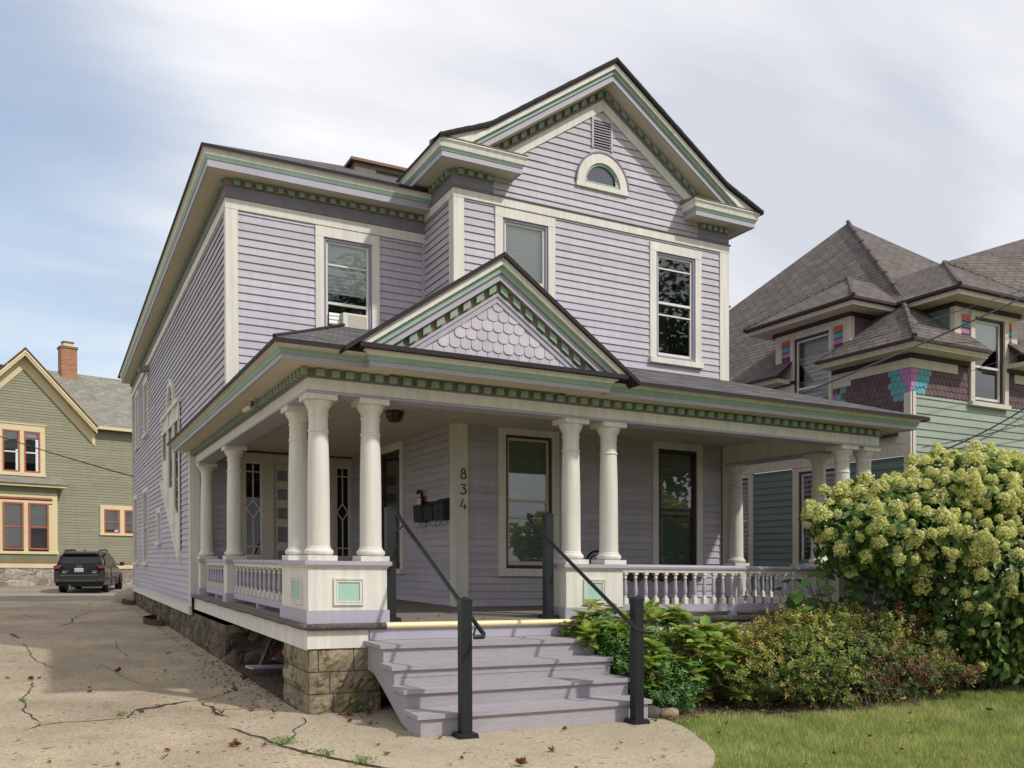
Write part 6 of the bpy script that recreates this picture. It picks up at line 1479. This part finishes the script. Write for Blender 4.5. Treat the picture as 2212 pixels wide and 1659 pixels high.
# feathery shrub beside the steps
fe = leafmat('feathery_leaf', [(0, (0.051, 0.128, 0.048)), (.5, (0.111, 0.246, 0.076)), (1, (0.255, 0.442, 0.102))], .3, .5)
FS = empty('feathery_shrub', (3.5, -.8, 0), label='fine-leaved fresh green shrub tight against the right side of the steps', cat='shrub')
EF = [((3.45, -.90, .45), (.34, .38, .50)), ((3.72, -1.15, .28), (.38, .32, .32)), ((3.33, -.45, .62), (.24, .30, .42))]
P, Nv = crown(EF, 900, .45, .20, 6, .0, lambda P: (P[:, 0] > 3.14) & (P[:, 1] < -.08)); V, F = sprigs(P, Nv, .16, 13, .036, .018, .9, .4); np_mesh('foliage', V, F, np.repeat(np.clip(np.repeat(.30+.35*rng.random(len(P))+.30*P[:, 2], 13)+rng.normal(0, .06, len(P)*13), 0, 1), 2), fe, FS)
stems('stems', (3.55, -.85, -.02), [tuple(t) for t in P[rng.choice(len(P), 50)]], M_['bark'], FS, .005, .002, .12)
# large-leaved plant in front of the balustrade
bl = leafmat('broad_leaf', [(0, (0.043, 0.102, 0.031)), (.6, (0.085, 0.204, 0.048)), (1, (0.153, 0.306, 0.068))], .3, .4)
BP = empty('broad_leaved_plant', (6.6, -.6, 0), label='dark green plant with very large leaves between the balustrade and the hydrangea', cat='plant')
n = 60; C_ = np.stack([rng.uniform(5.85, 7.5, n), rng.uniform(-1.05, -.28, n), np.zeros(n)], 1); C_[:, 2] = rng.uniform(.95, 1.52, n)-.10*np.abs(C_[:, 0]-6.6)
a = rng.uniform(0, 6.28, n); D_ = np.stack([np.cos(a)*.8-.5, np.sin(a)*.8-.6, -.10+0*a+rng.normal(0, .2, n)], 1); N_ = np.stack([rng.normal(0, .3, n), rng.normal(-.2, .25, n), np.ones(n)], 1); s = rng.uniform(.16, .27, n)
V, F = leaves(C_, D_, N_, s, s*.85, .12, .10); np_mesh('foliage', V, F, np.repeat(rng.random(n), 2), bl, BP)
stems('stems', (6.75, -.6, -.02), [tuple(c) for c in C_], M_['bark'], BP, .010, .004, .2)

# lawn
gl = leafmat('grass_blade', [(0, (.14, .20, .05)), (.45, (.29, .37, .09)), (.8, (.45, .50, .16)), (.92, (.62, .53, .27)), (1, (.68, .56, .34))], .35, .6, .18)
cvx = np.array([c[0] for c in curve][::-1]); cvy = np.array([c[1] for c in curve][::-1])
n = 230000; X = rng.uniform(.9, 14, n); Y = -1.2-rng.random(n)**1.1*4.6
edge = np.interp(Y, cvy, cvx); bed = -1.45-.55*np.exp(-((X-5.6)/1.5)**2)+.06*np.sin(X*5); ok = (X > edge+.01+.03*np.sin(Y*9)) & (Y < bed+.15*(rng.random(n)**3)) & (X-CAM.x < 1.6*(Y-CAM.y)+5)
X, Y, bed = X[ok], Y[ok], bed[ok]; n = len(X); v1, v2, v3 = vn(X, Y, .09, 1), vn(X, Y, .35, 2), vn(X, Y, 1.1, 3); h = rng.uniform(.016, .050, n)*(.45+1.0*v1+.6*v2); a = rng.uniform(0, 6.28, n); w_ = rng.uniform(.002, .0045, n); ln = rng.uniform(.2, .95, n)*h
B0 = np.stack([X-np.cos(a)*w_, Y-np.sin(a)*w_, np.full(n, -.028)], 1); B1 = np.stack([X+np.cos(a)*w_, Y+np.sin(a)*w_, np.full(n, -.028)], 1); b = rng.uniform(0, 6.28, n); T_ = np.stack([X+np.cos(b)*ln, Y+np.sin(b)*ln, h-.01], 1)
V = np.stack([B0, B1, T_], 1).reshape(-1, 3); F = np.arange(3*n).reshape(-1, 3)
tg = np.clip(rng.normal(.12, .16, n)+.42*v1+.22*v2, 0, .88); dry = rng.random(n) < .05+.30*np.clip(v3*.6+v2*.6-.62, 0, 1)*2+.25*np.exp(-((Y-bed)/.16)**2); tg[dry] = rng.uniform(.88, 1, dry.sum())
np_mesh('lawn', V, F, tg, gl, kind='stuff')
# leaf litter and bits of bark along the bed edge and under the porch
lm_ = leafmat('litter', [(0, (.05, .03, .018)), (.5, (.14, .08, .045)), (1, (.27, .17, .10))], .1, .8)
def litter(n, fx, fy, z, s0, s1, name='leaf_litter', mt=None, flat_=.35, zvar=.02):
    X, Y = fx(n), fy(n); Z = np.array([gy(v) for v in Y])+z+rng.random(n)*zvar; nn = np.stack([rng.normal(0, flat_, n), rng.normal(0, flat_, n), np.ones(n)], 1); V, F = leaves(np.stack([X, Y, Z], 1), rdir(n)*np.array([1, 1, .25]), nn, rng.uniform(s0, s1, n), rng.uniform(s0*.6, s1*.7, n), .25, .1)
    return np_mesh(name, V, F, np.repeat(rng.random(n), 2), mt or lm_, kind='stuff')
litter(420, lambda n: rng.uniform(3.05, 5.8, n)+0*rng.random(n), lambda n: -1.28-rng.random(n)*.45, .0, .02, .055)
litter(900, lambda n: -.35+rng.random(n)*1.4-.25*rng.random(n), lambda n: rng.uniform(.6, 5.2, n), .0, .012, .05)
litter(380, lambda n: -.30+rng.random(n)**2*.28, lambda n: rng.uniform(4.9, 21, n), .0, .015, .04)
litter(420, lambda n: rng.uniform(-1.0, .62, n), lambda n: -.02-rng.random(n)**2*1.6, .01, .006, .02, 'twig_litter')
litter(2600, lambda n: rng.uniform(-3.6, 2.6, n), lambda n: rng.uniform(-3.5, 8, n), .008, .004, .013, 'grit', leafmat('grit', [(0, (.04, .03, .02)), (.5, (.16, .12, .08)), (1, (.6, .5, .38))], 0, .9), zvar=.0)

# fallen leaves
fm = leafmat('dry_leaf', [(0, (.085, .035, .018)), (.5, (.16, .065, .03)), (1, (.30, .13, .05))], .12, .75)
FL = []
def dryleaf(i):
    r = random.Random(i); n = 15; vs = [(0, 0, .004)]; k = [1, .62, .86, .58, .95, .68, .66, .45, .62, .70, .9, .6, .85, .62, .92]
    cu = r.uniform(.4, 1.4); ax = r.uniform(0, 3.14)
    for a in range(n):
        t = a*2*pi/n; q = .055*(k[a]*(.85+.3*r.random())); x, y = q*cos(t), q*sin(t); u = x*cos(ax)+y*sin(ax); vs.append((x*.85, y*.85, .004+abs(u)*cu*.8+r.uniform(0, .006)))
    mb = MB(); mb.v = vs
    for a in range(n): mb.f.append((0, 1+a, 1+(a+1) % n)); mb.m.append(0); mb.t.append(min(1, max(0, r.gauss(.45, .25)))); mb.uv.append(None)
    o = mb.build('fallen_leaf', fm, None, local=True, fix=False); me = o.data; bpy.data.objects.remove(o); return me
FL = [dryleaf(i) for i in range(9)]
LC = [(-1.54, 4.24, 1.5), (-.96, 4.13, 1.3), (-1.14, 3.27, .7), (-.94, 3.21, .7), (-.66, 6.41, 1.2), (-2.59, 3.80, 1.3), (-2.50, 3.9, 1.0), (-2.85, 4.04, 1), (-1.95, 2.42, .9), (-1.95, 2.77, .7), (-2.36, -1.39, .8), (-1.49, -1.28, .9), (-1.54, -1.56, 1.1), (-.45, .50, 1.5), (-.28, .25, 1.4), (-.79, .41, 1.2), (-.08, 1.53, 1.6), (-.39, 1.97, 1.2), (-.38, -.09, .8), (-.72, -1.37, 1.2), (-.98, -1.29, 1), (-.88, -1.48, .8), (-1.27, -1.46, .6), (-.09, 2.90, 1.6), (-1.89, -1.69, .8), (-.18, 4.97, .9), (-.49, -1.84, 1), (-.94, -1.32, 1.2), (-2.21, -.82, .5)]
LW = [(.77, -1.69, 1.0), (.72, -2.36, .7), (1.42, -2.58, 1.15), (.94, -2.95, 1.5), (.12, -2.16, 1.0), (.42, -.77, 1.1), (.50, -.75, .9), (.17, -1.77, .7), (2.02, -1.78, .8), (2.16, -2.54, .7), (2.18, -3.14, .8), (.27, -.59, .8), (.61, -2.56, .7), (.50, -.05, 1.3), (.38, -.2, 1.4), (.56, -.27, 1.3), (.45, -1.47, .6), (.45, -2.72, .5), (1.29, -3.21, .6), (2.0, -2.72, .5), (.3, -.12, 1.4), (.62, -.12, 1.2), (.46, -.4, 1.0)]
LG = [(6.93, -2.71, 1.3), (4.91, -3.32, 1), (2.69, -3.44, .9), (3.91, -2.98, .8), (3.35, -3.21, .9), (3.50, -3.72, .8), (3.90, -2.70, .8), (4.41, -3.28, .9), (3.59, -2.24, .9), (4.20, -3.82, .8), (4.34, -4.31, 1), (5.4, -2.9, .8), (6.1, -3.4, .8), (3.2, -2.6, .7), (5.9, -2.5, .7), (3.0, -3.9, .8)]
LP = [(1.35, .35, 1.0, ZF), (2.05, .12, .9, ZF), (1.75, .7, .7, ZF), (2.3, -.42, .8, .762), (1.9, -.75, .5, .579)]
def fallen(lst, lab, grp, zoff):
    for i, q in enumerate(lst):
        x, y, s = q[:3]; z = (q[3] if len(q) > 3 else gy(y))+zoff; o = bpy.data.objects.new('fallen_leaf', FL[(i*5+len(lst)) % 9]); COL.objects.link(o); o.location = (x, y, z+gx(x)); o.rotation_euler = (random.uniform(-.25, .25), random.uniform(-.25, .25), random.uniform(0, 6.28)); s *= random.uniform(.6, .95); o.scale = (s, s, s)
        tag(o, lab, 'leaf', grp)
fallen(LC, 'dry brown curled leaf lying on the driveway concrete', 'leaves on the driveway', .006)
fallen(LW, 'dry brown leaf on the paving around the foot of the steps', 'leaves around the steps', .012)
fallen(LG, 'dry brown leaf lying in the lawn', 'leaves on the lawn', .03)
fallen(LP, 'small brown leaf on the porch floor or treads', 'leaves on the porch', .004)
# weeds in the cracks
wd = leafmat('weed_leaf', [(0, (0.065, 0.143, 0.026)), (1, (0.208, 0.364, 0.065))], .3, .5)
for (x, y, s, n, lab) in ((-.56, -1.37, .13, 200, 'largest green weed tuft in the crack between driveway and walk'), (-.36, -1.98, .10, 130, 'middle weed tuft in the crack near the walk edge'), (-.16, -2.39, .12, 160, 'weed tuft nearest the camera in the walk crack'), (-2.63, 2.0, .06, 60, 'small weed in the long crack at the left of the driveway'), (-1.72, .66, .07, 70, 'small weed at the end of the wide dirt-filled crack'), (.47, -.10, .13, 14, 'broad-leaved weed growing at the foot of the sandstone pier')):
    c = np.stack([x+rng.normal(0, s*.45, n), y+rng.normal(0, s*.30, n), gy(y)+rng.random(n)*s*.45+.005], 1); big = n < 20
    if big: c = np.stack([x+rng.normal(0, .03, n), y+rng.normal(0, .02, n), .04+rng.random(n)*.14], 1)
    V, F = leaves(c, rdir(n)+np.array([0, 0, .4]), rdir(n)+np.array([0, -.3, .9]), .06 if big else .022, .04 if big else .009); o = np_mesh('weed', V, F, np.repeat(rng.random(n), 2), wd, label=lab, cat='weed', group='weeds in the paving cracks')

# trees across the street behind the camera: they show in the window glass
tl = leafmat('tree_leaf', [(0, (.02, .045, .012)), (1, (.07, .12, .03))], .25)
for k, (x, y, hh, lab) in enumerate(((12, -31, 19, 'tall leafy street tree across the street, left'), (30, -28, 20, 'tall leafy street tree across the street, right'))):
    Tr = empty('street_tree', (x, y, 0), label=lab, cat='tree', group='trees across the street')
    E_ = [((x, y, hh*.62), (4.2, 4.2, hh*.34)), ((x+2, y+1, hh*.5), (3, 3, 3)), ((x-2.5, y, hh*.55), (2.8, 3, 3.2))]
    P, Nv = crown(E_, 5200, .45, .2, k+8, 2.5); leafcloud('crown', P, Nv, .42, .3, tl, Tr, rng.random(len(P)))
    mb = MB(); mb.tube([(x, y, -.1), (x+.1, y, 2.5), (x, y+.1, 5), (x+.2, y, hh*.75)], [.34, .27, .2, .06], 10); mb.build('trunk', M_['bark'], Tr)
